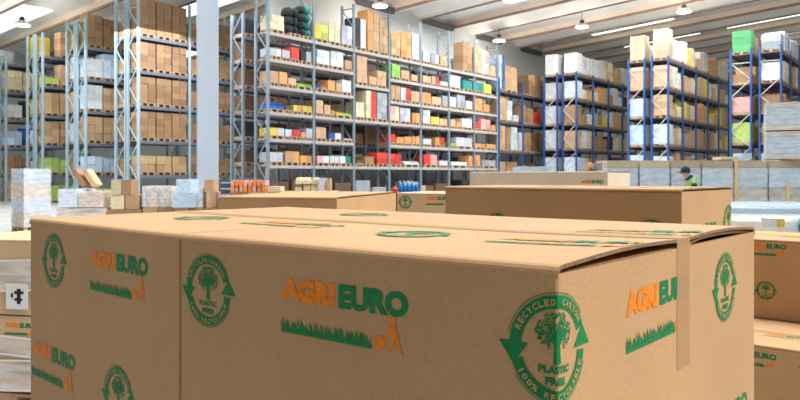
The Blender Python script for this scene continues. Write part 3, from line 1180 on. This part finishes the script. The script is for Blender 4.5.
# ---- the big carton filling the picture
Cc = Vector((1.736, 7.912)) * S_
Cr = Vector((-3.729, 12.2)) * S_
Cl = Vector((-8.605, 16.74)) * S_
Rr = Vector((6.827, 13.85)) * S_
Bk = Rr + (Cl - Cc)
big = Carton('large kraft carton with green emblems and orange lettering, its taped top just below eye level', [Cl, Cr, Cc, Rr, Bk], 2, 1.5, 1.354, KR, True, flap_rise=0.0058)
ROW = -0.195 + 0.1
big.art('emblem', 0.0, -0.093)
for u in (-0.618, -1.223, 0.595):
    big.art('emblem', u, -0.088 if u < 0 else -0.093, 0.94)
for u in (-0.324, -0.921, 0.30, 0.90):
    big.art('logo', u, -0.107)
for r_ in range(1, 6):
    dv = -0.228 * r_
    off = 0.307 if r_ % 2 else 0.0
    for k in range(-3, 2):
        u = 0.613 * k + off
        if -1.7 < u < 0.95:
            big.art('emblem', u, -0.095 + dv, 0.94)
            if abs(u + 0.616 + 0.303) > 0.02 or r_ > 1:
                big.art('logo', u + 0.303, -0.107 + dv - (0.022 if u > 0 else 0))
for (kind, u, v) in (('emblem', -0.385, 0.225), ('logo', -0.095, 0.20), ('logo', -0.72, 0.235), ('emblem', -1.05, 0.26),
                     ('logo', -0.08, 0.45), ('emblem', -0.86, 0.60)):
    big.art(kind, u, v, 1.0, 'top')
# vertical crease
W2_ = big.W / 2
mb = MB()
for k in range(2):
    d = (Cr - Cl).normalized() if k == 0 else (Cc - Cr).normalized()
    nrm = Vector((d.y, -d.x))
    q0 = Cr - d * 0.0035 if k == 0 else Cr
    q1 = Cr if k == 0 else Cr + d * 0.0035
    o1 = 0.0004
    mb.quad([big.loc(q0.x + nrm.x * o1, q0.y + nrm.y * o1, 0.15), big.loc(q1.x + nrm.x * 0.0008, q1.y + nrm.y * 0.0008, 0.15),
             big.loc(q1.x + nrm.x * 0.0008, q1.y + nrm.y * 0.0008, 1.489), big.loc(q0.x + nrm.x * o1, q0.y + nrm.y * o1, 1.489)])
for i in range(12):
    v0, v1 = 0.006 + (W2_ - 0.008) * i / 12, 0.006 + (W2_ - 0.008) * (i + 1) / 12
    mb.quad([big.loc(*(big.on_top(u_, v_) + Vector((0, 0, 0.0006)))) for (u_, v_) in ((-0.697, v0), (-0.693, v0), (-0.693, v1), (-0.697, v1))])
part('score_line', mb, [mat('scored_board', (0.42, 0.25, 0.125), 0.85)], big.t)
# packing tape along the seam and down the end
mb = MB()
W2 = big.W / 2
cols_ = 30
pts = []
for i in range(cols_ + 1):
    u = -big.L + 0.004 + (big.L - 0.004) * i / cols_
    pts.append([big.on_top(u, W2 + dv) + Vector((0, 0, 0.0014)) for dv in (-0.028, 0.0, 0.028)])
down = []
for z in (-0.012, -0.19):
    down.append([big.wall_pt(W2 + dv, z, 0.0009) for dv in (-0.028, 0.0, 0.028)])
rows = pts + down
for r0_, r1_ in zip(rows[:-1], rows[1:]):
    for j in range(2):
        mb.quad([big.loc(*r0_[j]), big.loc(*r0_[j + 1]), big.loc(*r1_[j + 1]), big.loc(*r1_[j])])
part('packing_tape', mb, [TAPE], big.t)
# loose end edge of the board lying in the gap under the flaps
pallet('wooden pallet under the large kraft carton', Cc + A_DIR * 0.02 + B_DIR * 0.03, A_DIR, B_DIR, 1.28, 0.72)


def simple_carton(label, corner, a, b, L, W, top, bottom, arts, topart=(), m=KR, group=None, tape_=True):
    corner, a, b = Vector(corner), Vector(a).normalized(), Vector(b).normalized()
    c = Carton(label, [corner + a * L, corner, corner + b * W, corner + b * W + a * L], 1, top, top - bottom, m, False, group)
    for (k, u, v) in arts:
        c.art(k, u, v)
    for (k, u, v) in topart:
        c.art(k, u, v, 1.0, 'top')
    if tape_:
        mb = MB()
        pts = []
        for i in range(9):
            u = -c.L + 0.004 + (c.L - 0.004) * i / 8
            pts.append([c.on_top(u, c.W / 2 + dv) + Vector((0, 0, 0.003)) for dv in (-0.028, 0.028)])
        for p0, p1 in zip(pts[:-1], pts[1:]):
            mb.quad([c.loc(*p0[0]), c.loc(*p0[1]), c.loc(*p1[1]), c.loc(*p1[0])])
        part('packing_tape', mb, [TAPE], c.t)
    return c


# ---- second carton behind it
c2 = simple_carton('brown kraft carton directly behind the large carton, dark front and lit end', (0.924, 2.36), A_DIR, B_DIR, 0.97, 0.54, 1.554, 0.146,
              [('emblem', -0.10, -0.165), ('emblem', -0.715, -0.165), ('emblem', 0.505, -0.13), ('logo', 0.24, -0.18), ('logo', -0.40, -0.27)],
              [('logo', -0.3, 0.2), ('emblem', -0.6, 0.25)])
pallet('wooden pallet under the second kraft carton', Vector((0.924, 2.36)) + A_DIR * 0.02 + B_DIR * 0.02, A_DIR, B_DIR, 0.93, 0.5)
# ---- third, behind that, its board paled to paint in the brighter light
C3 = (2.02, 7.0)
simple_carton('brightly lit kraft carton furthest back in the line, its top just above eye level', C3, A_DIR, B_DIR, 1.63, 0.53, 1.634, 0.146,
              [('logo', -0.16, -0.14)], m=kraft('kraft_board_lit', (0.82, 0.68, 0.52)))
pallet('wooden pallet under the brightly lit rear carton', Vector(C3) + A_DIR * 0.02 + B_DIR * 0.02, A_DIR, B_DIR, 1.58, 0.48)
# ---- long carton end on, behind the big one
aA, bA = Vector((-0.97, 0.24)), Vector((0.24, 0.97))
CA = (-0.336, 3.84)
cA = simple_carton('long plain kraft carton with bright top in front of the orange packs', CA, aA, bA, 0.70, 1.28, 1.482, 0.146, [('logo', -0.30, -0.30)])
pallet('wooden pallet under the long plain carton', Vector(CA) + aA.normalized() * 0.02 + bA.normalized() * 0.02, aA.normalized(), bA.normalized(), 0.66, 1.24)
# ---- small printed carton beside it
aB, bB = Vector((-0.93, 0.36)), Vector((0.36, 0.93))
CBq = Vector((0.72, 6.40))
cB = simple_carton('kraft carton showing a round green emblem beside orange lettering, below the blue bottles', CBq, aB, bB, 0.80, 0.80, 1.435, 0.146,
              [('emblem', -0.72, -0.085), ('logo', -0.40, -0.085), ('emblem', -0.07, -0.085)], m=KR2)
pallet('wooden pallet under the carton below the blue bottles', CBq + aB.normalized() * 0.02 + bB.normalized() * 0.02, aB.normalized(), bB.normalized(), 0.76, 0.76)
# ---- the stack beside the big carton's lit end
C5 = Vector((3.11, 4.32))
g5 = 'stacked cartons'
simple_carton('greyish printed carton on top of the stack past the large carton\'s lit end', C5, A_DIR, B_DIR, 1.10, 0.78, 1.165, 0.632,
              [('logo', -0.83, -0.085), ('emblem', -0.84, -0.345), ('logo', -0.22, -0.085), ('emblem', -0.5, -0.10), ('logo', -0.5, -0.33), ('emblem', -0.2, -0.33)],
              [('logo', -0.7, 0.3), ('emblem', -0.4, 0.3)])
simple_carton('printed carton under the greyish one on the stack', C5, A_DIR, B_DIR, 1.10, 0.78, 0.628, 0.146, [('emblem', -0.5, -0.10)], tape_=False)
C6 = C5 - B_DIR * 0.83 + A_DIR * 0.0
simple_carton('low printed carton with cream top standing before the greyish carton stack', C6, A_DIR, B_DIR, 1.28, 0.80, 0.627, 0.146,
              [('emblem', -1.02, -0.09), ('logo', -0.70, -0.10), ('emblem', -0.4, -0.09), ('logo', -0.1, -0.1)], [('logo', -1.0, 0.2), ('logo', -0.6, 0.3)])
pallet('wooden pallet under the greyish carton stack', C5 + A_DIR * 0.02 + B_DIR * 0.02, A_DIR, B_DIR, 1.06, 0.74)
pallet('wooden pallet under the low cream-topped carton', C6 + A_DIR * 0.02 + B_DIR * 0.02, A_DIR, B_DIR, 1.24, 0.76)

# ---- film wrapped stack beside the big carton's far end
CF = Vector((-2.20, 4.72))
aF, bF = Vector((-0.98, 0.20)).normalized(), Vector((0.20, 0.98)).normalized()
zt_ = [1.17, 0.915, 0.66, 0.405]
nm_ = ['topmost', 'second from top', 'third from top', 'lowest']
for i, z in enumerate(zt_):
    simple_carton('film-wrapped kraft carton in the stack at the side, %s' % nm_[i], CF, aF, bF, 0.86, 0.72, z, z - 0.245,
                  [('logo', -0.33, -0.10), ('logo', -0.75, -0.10)] if i in (2, 3) else [], tape_=False, m=KR2, group='cartons in the film-wrapped stack')
tF = pallet('wooden pallet under the film-wrapped carton stack', CF + aF * 0.0 + bF * 0.0, aF, bF, 0.86, 0.72)
LBX, LBZ = -0.345, 0.645
fs_ = thing('stretch_film', 'clear stretch film wound round the carton stack at the side', 'film', (CF.x, CF.y, 0.15), math.atan2(-aF.y, -aF.x))
mb = MB()
for (za, zb, ta) in ((0.0, 0.20, 0.03), (0.28, 0.40, -0.05), (0.66, 0.86, 0.04)):
    mb.quad([(-0.87, -0.010, za), (0.008, -0.010, za + ta), (0.008, -0.010, zb + ta), (-0.87, -0.010, zb)])
    mb.quad([(0.008, -0.010, za + ta), (0.008, 0.73, za), (0.008, 0.73, zb), (0.008, -0.010, zb + ta)])
    for zc in (za, zb):
        mb.bar((-0.87, -0.011, zc), (0.008, -0.011, zc + ta), 0.003, 0.012, 1)
part('wrap', mb, [FILM, mat('rolled_film_edge', (0.80, 0.80, 0.78), 0.3)], fs_)


mb = MB()
mb.box(-0.085, 0.085, -0.0135, -0.0125, -0.085, 0.085)
lb = part('paper_label', mb, [WHITE], fs_, (LBX, 0, LBZ), label='white paper label with a black mark')
mb = MB()
for (x0, x1, z0, z1) in ((-0.02, 0.05, 0.015, 0.035), (-0.02, 0.04, -0.03, -0.012), (0.0, 0.028, -0.05, 0.05), (-0.045, -0.03, -0.01, 0.02)):
    mb.box(x0, x1, -0.0150, -0.0137, z0, z1)
part('printed_mark', mb, [BLACK], lb)

# ------------------------------------------------------------------ goods standing between the cartons and the racks
def X(px, Z):
    return (px - 400) / F * Z


def H(py, Z):
    return EYE + (HOR - py) / F * Z


def goods(label, x1, x2, ytop, ybot, Z, d, c, kind='carton', tiers=1, cols=1, film=False, cat='box', name='carton_stack', rz=0.0, zoff=0.0, group=None):
    z0, z1 = H(ybot, Z), H(ytop, Z)
    return load(label, (X(x1, Z), Z, z0 + zoff), rz, X(x2, Z) - X(x1, Z), d, z1 - z0 - zoff, c, kind, tiers, cols, film, pallet=False, cat=cat, name=name, group=group)


def support(label, x1, x2, ytop, Z, d, c='tn', film=False, tiers=3, cols=2):
    return load(label, (X(x1, Z), Z, 0.0), 0, X(x2, Z) - X(x1, Z), d, H(ytop, Z) - 0.002, c, 'carton', tiers, cols, film)


sup = 'loaded pallets below eye level past the pillar'
# around the pillar
load('tall pallet of beige goods wrapped in clear film with blue bands, by the pale racks', (X(24, 20), 20, 0), R(60), 0.80, 0.58, H(169, 20), 'fsfs', 'carton', 4, 1, True)
support('film-wrapped brown pallet carrying the low blue and beige packs', 56, 104, 208.5, 12, 1.0, 't', True)
goods('low pack of pale blue goods in clear film on the brown pallet', 59, 77, 190, 207.4, 12, 0.7, 's', film=True)
goods('low pack of beige goods in clear film beside the pale blue pack', 79.5, 100, 192, 207.4, 12, 0.7, 't', film=True)
o = goods('brown carton tipped against its twin on the film-wrapped packs', 84, 90, 172, 191.4, 12.25, 0.3, 'n', rz=0.0)
o.rotation_euler = (0, R(-34), 0)
o.location.x -= 0.05
o.location.z += 0.062
o = goods('second tipped brown carton, darker, with a bright top edge', 93, 99, 172, 191.4, 12.25, 0.3, 'p', rz=0.0)
o.rotation_euler = (0, R(-34), 0)
o.location.x -= 0.02
o.location.z += 0.062
support('brown pallet load under the two tan cartons', 106, 141, 209.6, 12, 1.0, 'n')
goods('lower of two tan cartons stacked before the pale racks', 110, 138, 195, 209.4, 12.05, 0.45, 'ct', cols=2)
goods('upper of two tan cartons, half pale and half brown', 110, 131, 179.5, 194.9, 12.05, 0.40, 'cn', cols=2)
support('pallet load under the row of clear-wrapped goods', 142, 172, 207.5, 12, 1.0, 'tn')
for i, (xa, xb, c) in enumerate(((133, 146, 's'), (148, 157.5, 'p'), (159.5, 171, 'c'))):
    if i == 0:
        xa = 143
    goods('%s goods in clear film in the low row before the pillar' % ('pale blue', 'peach', 'cream')[i], xa, xb, 187, 207.3, 12.1, 0.6, c, film=True)
support('pallet load under the light blue cases', 173, 203, 208, 11.6, 1.0, 'tn')
goods('wide lower light blue case beside the pillar foot', 173, 193, 194, 207.8, 11.6, 0.6, 's', film='b')
goods('upper light blue case with white film on it', 177, 190, 180, 193.0, 11.7, 0.45, 's', film='b')
goods('clump of clear and blue bottles in film before the pillar', 197.5, 202, 188, 207.6, 11.75, 0.35, 's', 'tray', 2, 1, True, 'bottles', 'bottle_pack')
support('pallet load under the brown cartons at the pillar', 203.5, 219, 208, 11.6, 1.0, 'n', cols=1)
goods('lower brown carton at the foot of the pillar', 205.2, 216, 192.2, 207.8, 11.7, 0.5, 'p')
goods('upper brown carton leaning on the pillar foot', 204, 214, 179.5, 192, 11.75, 0.4, 'p')
support('pallet load under the dark crates', 219.5, 233, 204.5, 11.6, 0.8, 'n', cols=1)
CRATE = MB()
for (a_, b_, c_, d_) in ((0, 1, 0, 0.06), (0, 1, 0.94, 1), (0, 0.05, 0.06, 0.94), (0.95, 1, 0.06, 0.94)):
    CRATE.box(a_, b_, c_, d_, 0.06, 0.42)
    CRATE.box(a_, b_, c_, d_, 0.66, 0.96)
    CRATE.box(a_ + 0.001, b_ - 0.001, c_ + 0.001, d_ - 0.001, 0.42, 0.66, 1)
CRATE.box(0.003, 0.997, 0.003, 0.997, 0, 0.06)
CRATE = CRATE.mesh('crate_body', [mat('navy_plastic', (0.06, 0.085, 0.16), 0.45), mat('pale_crate_band', (0.45, 0.52, 0.62), 0.5)])
for i, wd_ in enumerate(('lowest', 'second lowest', 'second highest', 'topmost')):
    z0 = H(204.3 - 6.1 * i, 11.6)
    t = thing('crate', 'dark navy plastic crate with pale band beside the orange packs, %s of four' % wd_, 'crate', (X(220.5, 11.6), 11.6, z0 + 0.002), 0, 'navy crate tower')
    obj('crate_body', CRATE, t, (0, 0, 0), 0, (X(231, 11.6) - X(220.5, 11.6), 0.35, 0.096))
# orange packs
support('tall brown pallet load under the orange packs', 228, 288, 192, 10, 1.0, 'nt', cols=3)
for i in range(4):
    for j in range(2):
        xa = 229.5 + i * 9
        goods('orange and white pack, %s along, %s layer, on the tall brown load' % (ORD[i], ('upper', 'lower')[j]), xa, xa + 8.6, 180 + 6 * j, 185.8 + 6 * j, 10.05, 0.35,
              'ai' if (i + j) % 2 else 'pa', cols=2, cat='pack', name='orange_pack', group='orange packs before the grey rack')
goods('flat beige carton beside the orange packs', 267, 281, 186.5, 191.9, 10.05, 0.4, 'c')
support('tall brown pallet load under the cream drink packs', 290, 334, 191.5, 9.6, 0.9, 'nt', cols=2)
for i in range(3):
    for j in range(2):
        xa = 294.5 + i * 8
        goods('cream pack of round tins, %s along, %s layer, before the grey rack' % (ORD[i], ('upper', 'lower')[j]), xa, xa + 7.7, 177 + 7.2 * j, 184 + 7.2 * j, 9.65, 0.3, 'c', 'tray', 1, 1,
              cat='pack', name='tin_pack', group='cream packs before the grey rack')
goods('lilac film-wrapped bundle beside the cream packs', 318.8, 324, 179, 191.3, 9.65, 0.3, 'l', film=True)
goods('tan carton at the end of the cream packs', 326.5, 331, 178, 191.3, 9.65, 0.3, 't')
# blue bottles and a red tub
support('tall brown pallet load under the blue bottles', 388, 428, 192.3, 9.2, 0.9, 'dn', cols=2)
goods('red tub beside the blue-capped bottles', 392, 398.5, 186.5, 192.1, 9.25, 0.2, 'r', 'sack', cat='tub', name='tub')
BOT = MB()
BOT.lathe([(0.40, 0.0), (0.46, 0.04), (0.46, 0.62), (0.20, 0.80)], 14)
BOT = BOT.mesh('bottle_body', [mat('bright_blue_plastic', (0.01, 0.22, 0.62), 0.35)], smooth=True)
CAP = MB()
CAP.lathe([(0.18, 0.80), (0.20, 0.84), (0.20, 0.98), (0.14, 1.0)], 12)
CAP = CAP.mesh('bottle_cap', [PM['s']], smooth=True)
for j in range(2):
    for i in range(5):
        xx = 400 + i * 4 + j * 1.0
        Zb = 9.34 + 0.16 * (1 - j) * 1.0
        t = thing('bottle', 'bright blue bottle with pale cap above the emblem carton, %s along its %s row' % (ORD[i], ('rear', 'front')[j]), 'bottle',
                  (X(xx, Zb), Zb, H(192.3, 9.2) + 0.001), 0, 'blue bottles above the emblem carton')
        hb = (0.145 if j == 0 and i < 4 else 0.115)
        obj('bottle_body', BOT, t, (0, 0, 0), 0, (0.05, 0.05, hb))
        obj('bottle_cap', CAP, t, (0, 0, 0), 0, (0.05, 0.05, hb))
goods('small cream carton beside the blue bottles', 421, 426, 186, 192.1, 9.3, 0.3, 'c')
# between cartons and blue racks
support('white film-wrapped pallet before the blue rack run', 520, 552, 167, 16, 1.0, 'w', 'b')
support('tall brown load under the orange tub', 584, 612, 170.5, 14, 0.9, 'n')
goods('orange tub of goods before the blue rack', 589, 595, 162, 170.3, 14.1, 0.35, 'o', 'sack', cat='tub', name='tub')
goods('grey bundle beside the orange tub', 597, 603, 163, 170.3, 14.1, 0.35, 'e')

# the long rows of white wrapped pallets on the open side
ZW = 18.0
wx = [607, 640, 671.5, 702.5, 735.5, 769.5, 802.5]
ww_ = ['first', 'second', 'third', 'fourth', 'fifth', 'sixth']
for i, (xa, xb) in enumerate(zip(wx[:-1], wx[1:])):
    Z = ZW
    t = thing('wrapped_pallet', 'silver film-wrapped pallet with kraft band, %s along the row behind the worker' % ww_[i], 'pallet load', (X(xa, Z), Z, 0), 0,
              'white wrapped pallets behind the worker')
    w_ = X(xb, Z) - X(xa, Z) - 0.06
    obj('pallet', PALLET, t, (0, 0, 0), 0, (w_, 1.0, 1))
    lv_ = [(0.146, 0.72, 'f'), (0.73, 1.26, 'f'), (1.30, 1.78, 's'), (1.785, 1.965, 'f')]
    for (za, zb, c) in lv_:
        u = obj('carton_layer', unit(c), t, (0, 0, za), 0, (w_, 1.0, zb - za))
    obj('film', FILM_U, t, (-0.01, -0.01, 0.2), 0, (w_ + 0.02, 1.02, 1.58))
    mb = MB()
    mb.box(-0.035, 0.045, -0.035, -0.012, 0.15, 1.97)
    if i in (4,):
        part('corner_post', mb, [mat('yellow_board', (0.85, 0.62, 0.28), 0.7)], t)
    if i == 5:
        mb = MB()
        mb.box(0.40, 0.48, -0.035, -0.012, 0.15, 1.4)
        part('corner_post', mb, [mat('yellow_board', (0.85, 0.62, 0.28), 0.7)], t)
for i, (xa, xb) in enumerate(((769.5, 802.5),)):
    for j, (ya, yb) in enumerate(((130.5, 159.3), (101, 130))):
        z0, z1 = H(yb, 17.7), H(ya, 17.7)
        t = thing('wrapped_bale', 'silver wrapped case stacked on the end wrapped pallet, %s one' % ('lower', 'upper')[j], 'pallet load', (X(xa, 17.9), 18.1, z0 + 0.012), R(-25),
                  'wrapped cases high beside the green-topped rack')
        w_ = (X(xb, 17.7) - X(xa, 17.7)) * 1.1
        obj('carton_layer', unit('f'), t, (0, 0, 0), 0, (w_, 1.0, 0.13))
        obj('carton_layer', unit('s'), t, (0, 0, 0.131), 0, (w_, 1.0, z1 - z0 - 0.28))
        obj('carton_layer', unit('f'), t, (0, 0, z1 - z0 - 0.148), 0, (w_, 1.0, 0.13))
        obj('film', FILM_U, t, (-0.01, -0.01, 0.01), 0, (w_ + 0.02, 1.02, z1 - z0 - 0.03))
goods('pale carton lying on the wrapped pallets below the blue rack', 722, 738, 156.5, 160, 18.1, 0.6, 'c', zoff=0.012)
goods('small blue-white box on the wrapped pallets', 742, 753, 153, 160, 17.95, 0.5, 's', zoff=0.012)

# low wrapped goods this side of them
def lowpal(label, x1, x2, ytop, Z, d, c, film, kind='carton'):
    return load(label, (X(x1, Z), Z, 0.0), R(-6), X(x2, Z) - X(x1, Z), d, H(ytop, Z), c, kind, 3, 3, film)


lowpal('long low pallet wrapped in pale blue film past the large carton', 733, 870, 209, 9.6, 2.6, 's', 'b')
lowpal('low cream film-wrapped pallet past the large carton', 738, 860, 222, 7.3, 1.3, 'c', True)
goods('small white box on the cream wrapped pallet', 770, 779, 218.6, 228.0, 7.0, 0.2, 'w', rz=R(0))
goods('small yellow box beside the white one on the cream pallet', 781, 788, 219, 228.0, 7.0, 0.2, 'y')

# a teal cable drum standing at the edge of the frame
t = thing('cable_drum', 'teal and pale round drum on the cream wrapped pallet', 'drum', (X(803, 6.6), 6.6, H(222, 7.3) + 0.0), 0)
mb = MB()
mb.lathe([(0.05, -0.05), (0.10, -0.05), (0.10, 0.05), (0.05, 0.05)], 28)
o = part('rim', mb, [PM['s']], t)
o.rotation_euler = (R(90), 0, 0)
mb = MB()
mb.lathe([(0.065, -0.053), (0.072, -0.053), (0.072, 0.053), (0.065, 0.053)], 28)
o = part('core', mb, [PM['v']], t)
o.rotation_euler = (R(90), 0, 0)

# ------------------------------------------------------------------ the worker between the rows
def worker():
    Zp = 16.6
    px0 = X(690, Zp)
    root = thing('person', 'person in dark cap and bright green vest behind the second carton', 'person', (px0, Zp, 0), R(0))
    def skin(name, verts, edges, rad, m, rootv=0, sub=1):
        me = bpy.data.meshes.new(name)
        me.from_pydata(verts, edges, [])
        o = obj(name, me, root)
        o.modifiers.new('s', 'SKIN')
        me.skin_vertices[0].data[rootv].use_root = True
        for i, r in enumerate(rad):
            me.skin_vertices[0].data[i].radius = r if isinstance(r, tuple) else (r, r)
        sm = o.modifiers.new('u', 'SUBSURF')
        sm.levels = sm.render_levels = sub
        dg = bpy.context.evaluated_depsgraph_get()
        me2 = bpy.data.meshes.new_from_object(o.evaluated_get(dg))
        o.modifiers.clear()
        o.data = me2
        me2.materials.clear()
        me2.materials.append(m)
        for p in me2.polygons:
            p.use_smooth = True
        return o
    SKIN = mat('skin', (0.62, 0.40, 0.30), 0.6)
    NAVY = mat('navy_cloth', (0.02, 0.03, 0.07), 0.8)
    VEST = mat('green_vest', (0.25, 0.75, 0.12), 0.7)
    # body: pelvis, spine, neck, head; turned towards the pillar (-x), leaning a little forward
    v = [(0.12, 0, 0.92), (0.10, 0, 1.10), (0.05, 0, 1.32), (0.0, 0, 1.47), (-0.06, 0, 1.56), (-0.10, 0, 1.64), (-0.11, 0, 1.72),
         (0.12, -0.09, 0.86), (0.06, -0.10, 0.48), (0.14, -0.10, 0.09), (0.03, -0.11, 0.04),
         (0.12, 0.09, 0.86), (0.16, 0.10, 0.48), (0.26, 0.10, 0.10), (0.15, 0.11, 0.04),
         (0.02, -0.17, 1.43), (0.02, -0.22, 1.16), (-0.15, -0.20, 1.00), (-0.22, -0.19, 0.96),
         (0.02, 0.17, 1.43), (0.03, 0.22, 1.16), (-0.13, 0.20, 1.00), (-0.20, 0.19, 0.96)]
    e = [(0, 1), (1, 2), (2, 3), (3, 4), (4, 5), (5, 6), (0, 7), (7, 8), (8, 9), (9, 10), (0, 11), (11, 12), (12, 13), (13, 14),
         (3, 15), (15, 16), (16, 17), (17, 18), (3, 19), (19, 20), (20, 21), (21, 22)]
    r = [(0.12, 0.15), (0.105, 0.135), (0.10, 0.13), (0.06, 0.08), 0.055, 0.085, 0.075, 0.085, 0.058, 0.042, 0.035, 0.085, 0.058, 0.042, 0.035,
         0.055, 0.042, 0.033, 0.03, 0.055, 0.042, 0.033, 0.03]
    skin('body', v, e, r, SKIN, 0, 2)
    skin('trousers', v[7:10] + v[11:14] + [v[0]], [(0, 1), (1, 2), (3, 4), (4, 5), (6, 0), (6, 3)], [0.10, 0.075, 0.062, 0.10, 0.075, 0.062, (0.135, 0.165)], NAVY, 6, 2)
    skin('vest', [(0.11, 0, 1.0), (0.10, 0, 1.15), (0.05, 0, 1.33), (0.02, 0, 1.48), (0.03, -0.15, 1.45), (0.03, 0.15, 1.45)], [(0, 1), (1, 2), (2, 3), (3, 4), (3, 5)],
         [(0.14, 0.17), (0.135, 0.165), (0.16, 0.20), (0.17, 0.18), 0.12, 0.12], VEST, 0, 2)
    skin('collar', [(0.00, 0, 1.50), (-0.055, 0, 1.585)], [(0, 1)], [0.14, 0.11], NAVY, 0, 2)
    for s_ in (-1, 1):
        skin('shirt_sleeve', [(0.02, s_ * 0.17, 1.43), (0.02, s_ * 0.22, 1.17), (-0.10, s_ * 0.205, 1.04)], [(0, 1), (1, 2)], [0.068, 0.055, 0.045], NAVY, 0, 2)
        for k in range(4):
            b0 = Vector((-0.20 - 0.02 * (s_ < 0), s_ * (0.17 + 0.015 * k), 0.97 - 0.004 * k))
            skin('finger', [tuple(b0), tuple(b0 + Vector((-0.045, 0, -0.012))), tuple(b0 + Vector((-0.07 + 0.006 * abs(k - 1), 0, -0.035)))], [(0, 1), (1, 2)], [0.009, 0.008, 0.007], SKIN, 0, 1)
    mb = MB()
    mb.lathe([(0.104, 1.655), (0.108, 1.70), (0.095, 1.755), (0.055, 1.79), (0.01, 1.80)], 20, 0, (-0.105, 0))
    mb.hexa([(-0.30, -0.06, 1.655), (-0.19, -0.085, 1.66), (-0.19, 0.085, 1.66), (-0.30, 0.06, 1.655), (-0.30, -0.06, 1.667), (-0.19, -0.085, 1.68), (-0.19, 0.085, 1.68), (-0.30, 0.06, 1.667)])
    part('cap', mb, [NAVY], root, smooth=True)
    mb = MB()
    mb.lathe([(0.008, -0.02), (0.018, 0.0), (0.008, 0.02)], 8, 0, (-0.202, 0))
    o = part('nose', mb, [SKIN], root, (0, 0, 1.625), smooth=True)
    for s_ in (-1, 1):
        mb = MB()
        mb.lathe([(0.002, -0.009), (0.010, 0.0), (0.002, 0.009)], 8, 0, (-0.188, s_ * 0.032))
        part('eye', mb, [BLACK], root, (0, 0, 1.645), smooth=True)
    for s_ in (-1, 1):
        mb = MB()
        x0 = 0.03 if s_ < 0 else 0.15
        mb.box(x0 - 0.08, x0 + 0.16, s_ * 0.10 - 0.045, s_ * 0.10 + 0.045, 0.0, 0.08)
        part('shoe', mb, [BLACK], root, bevel=0.02)


worker()
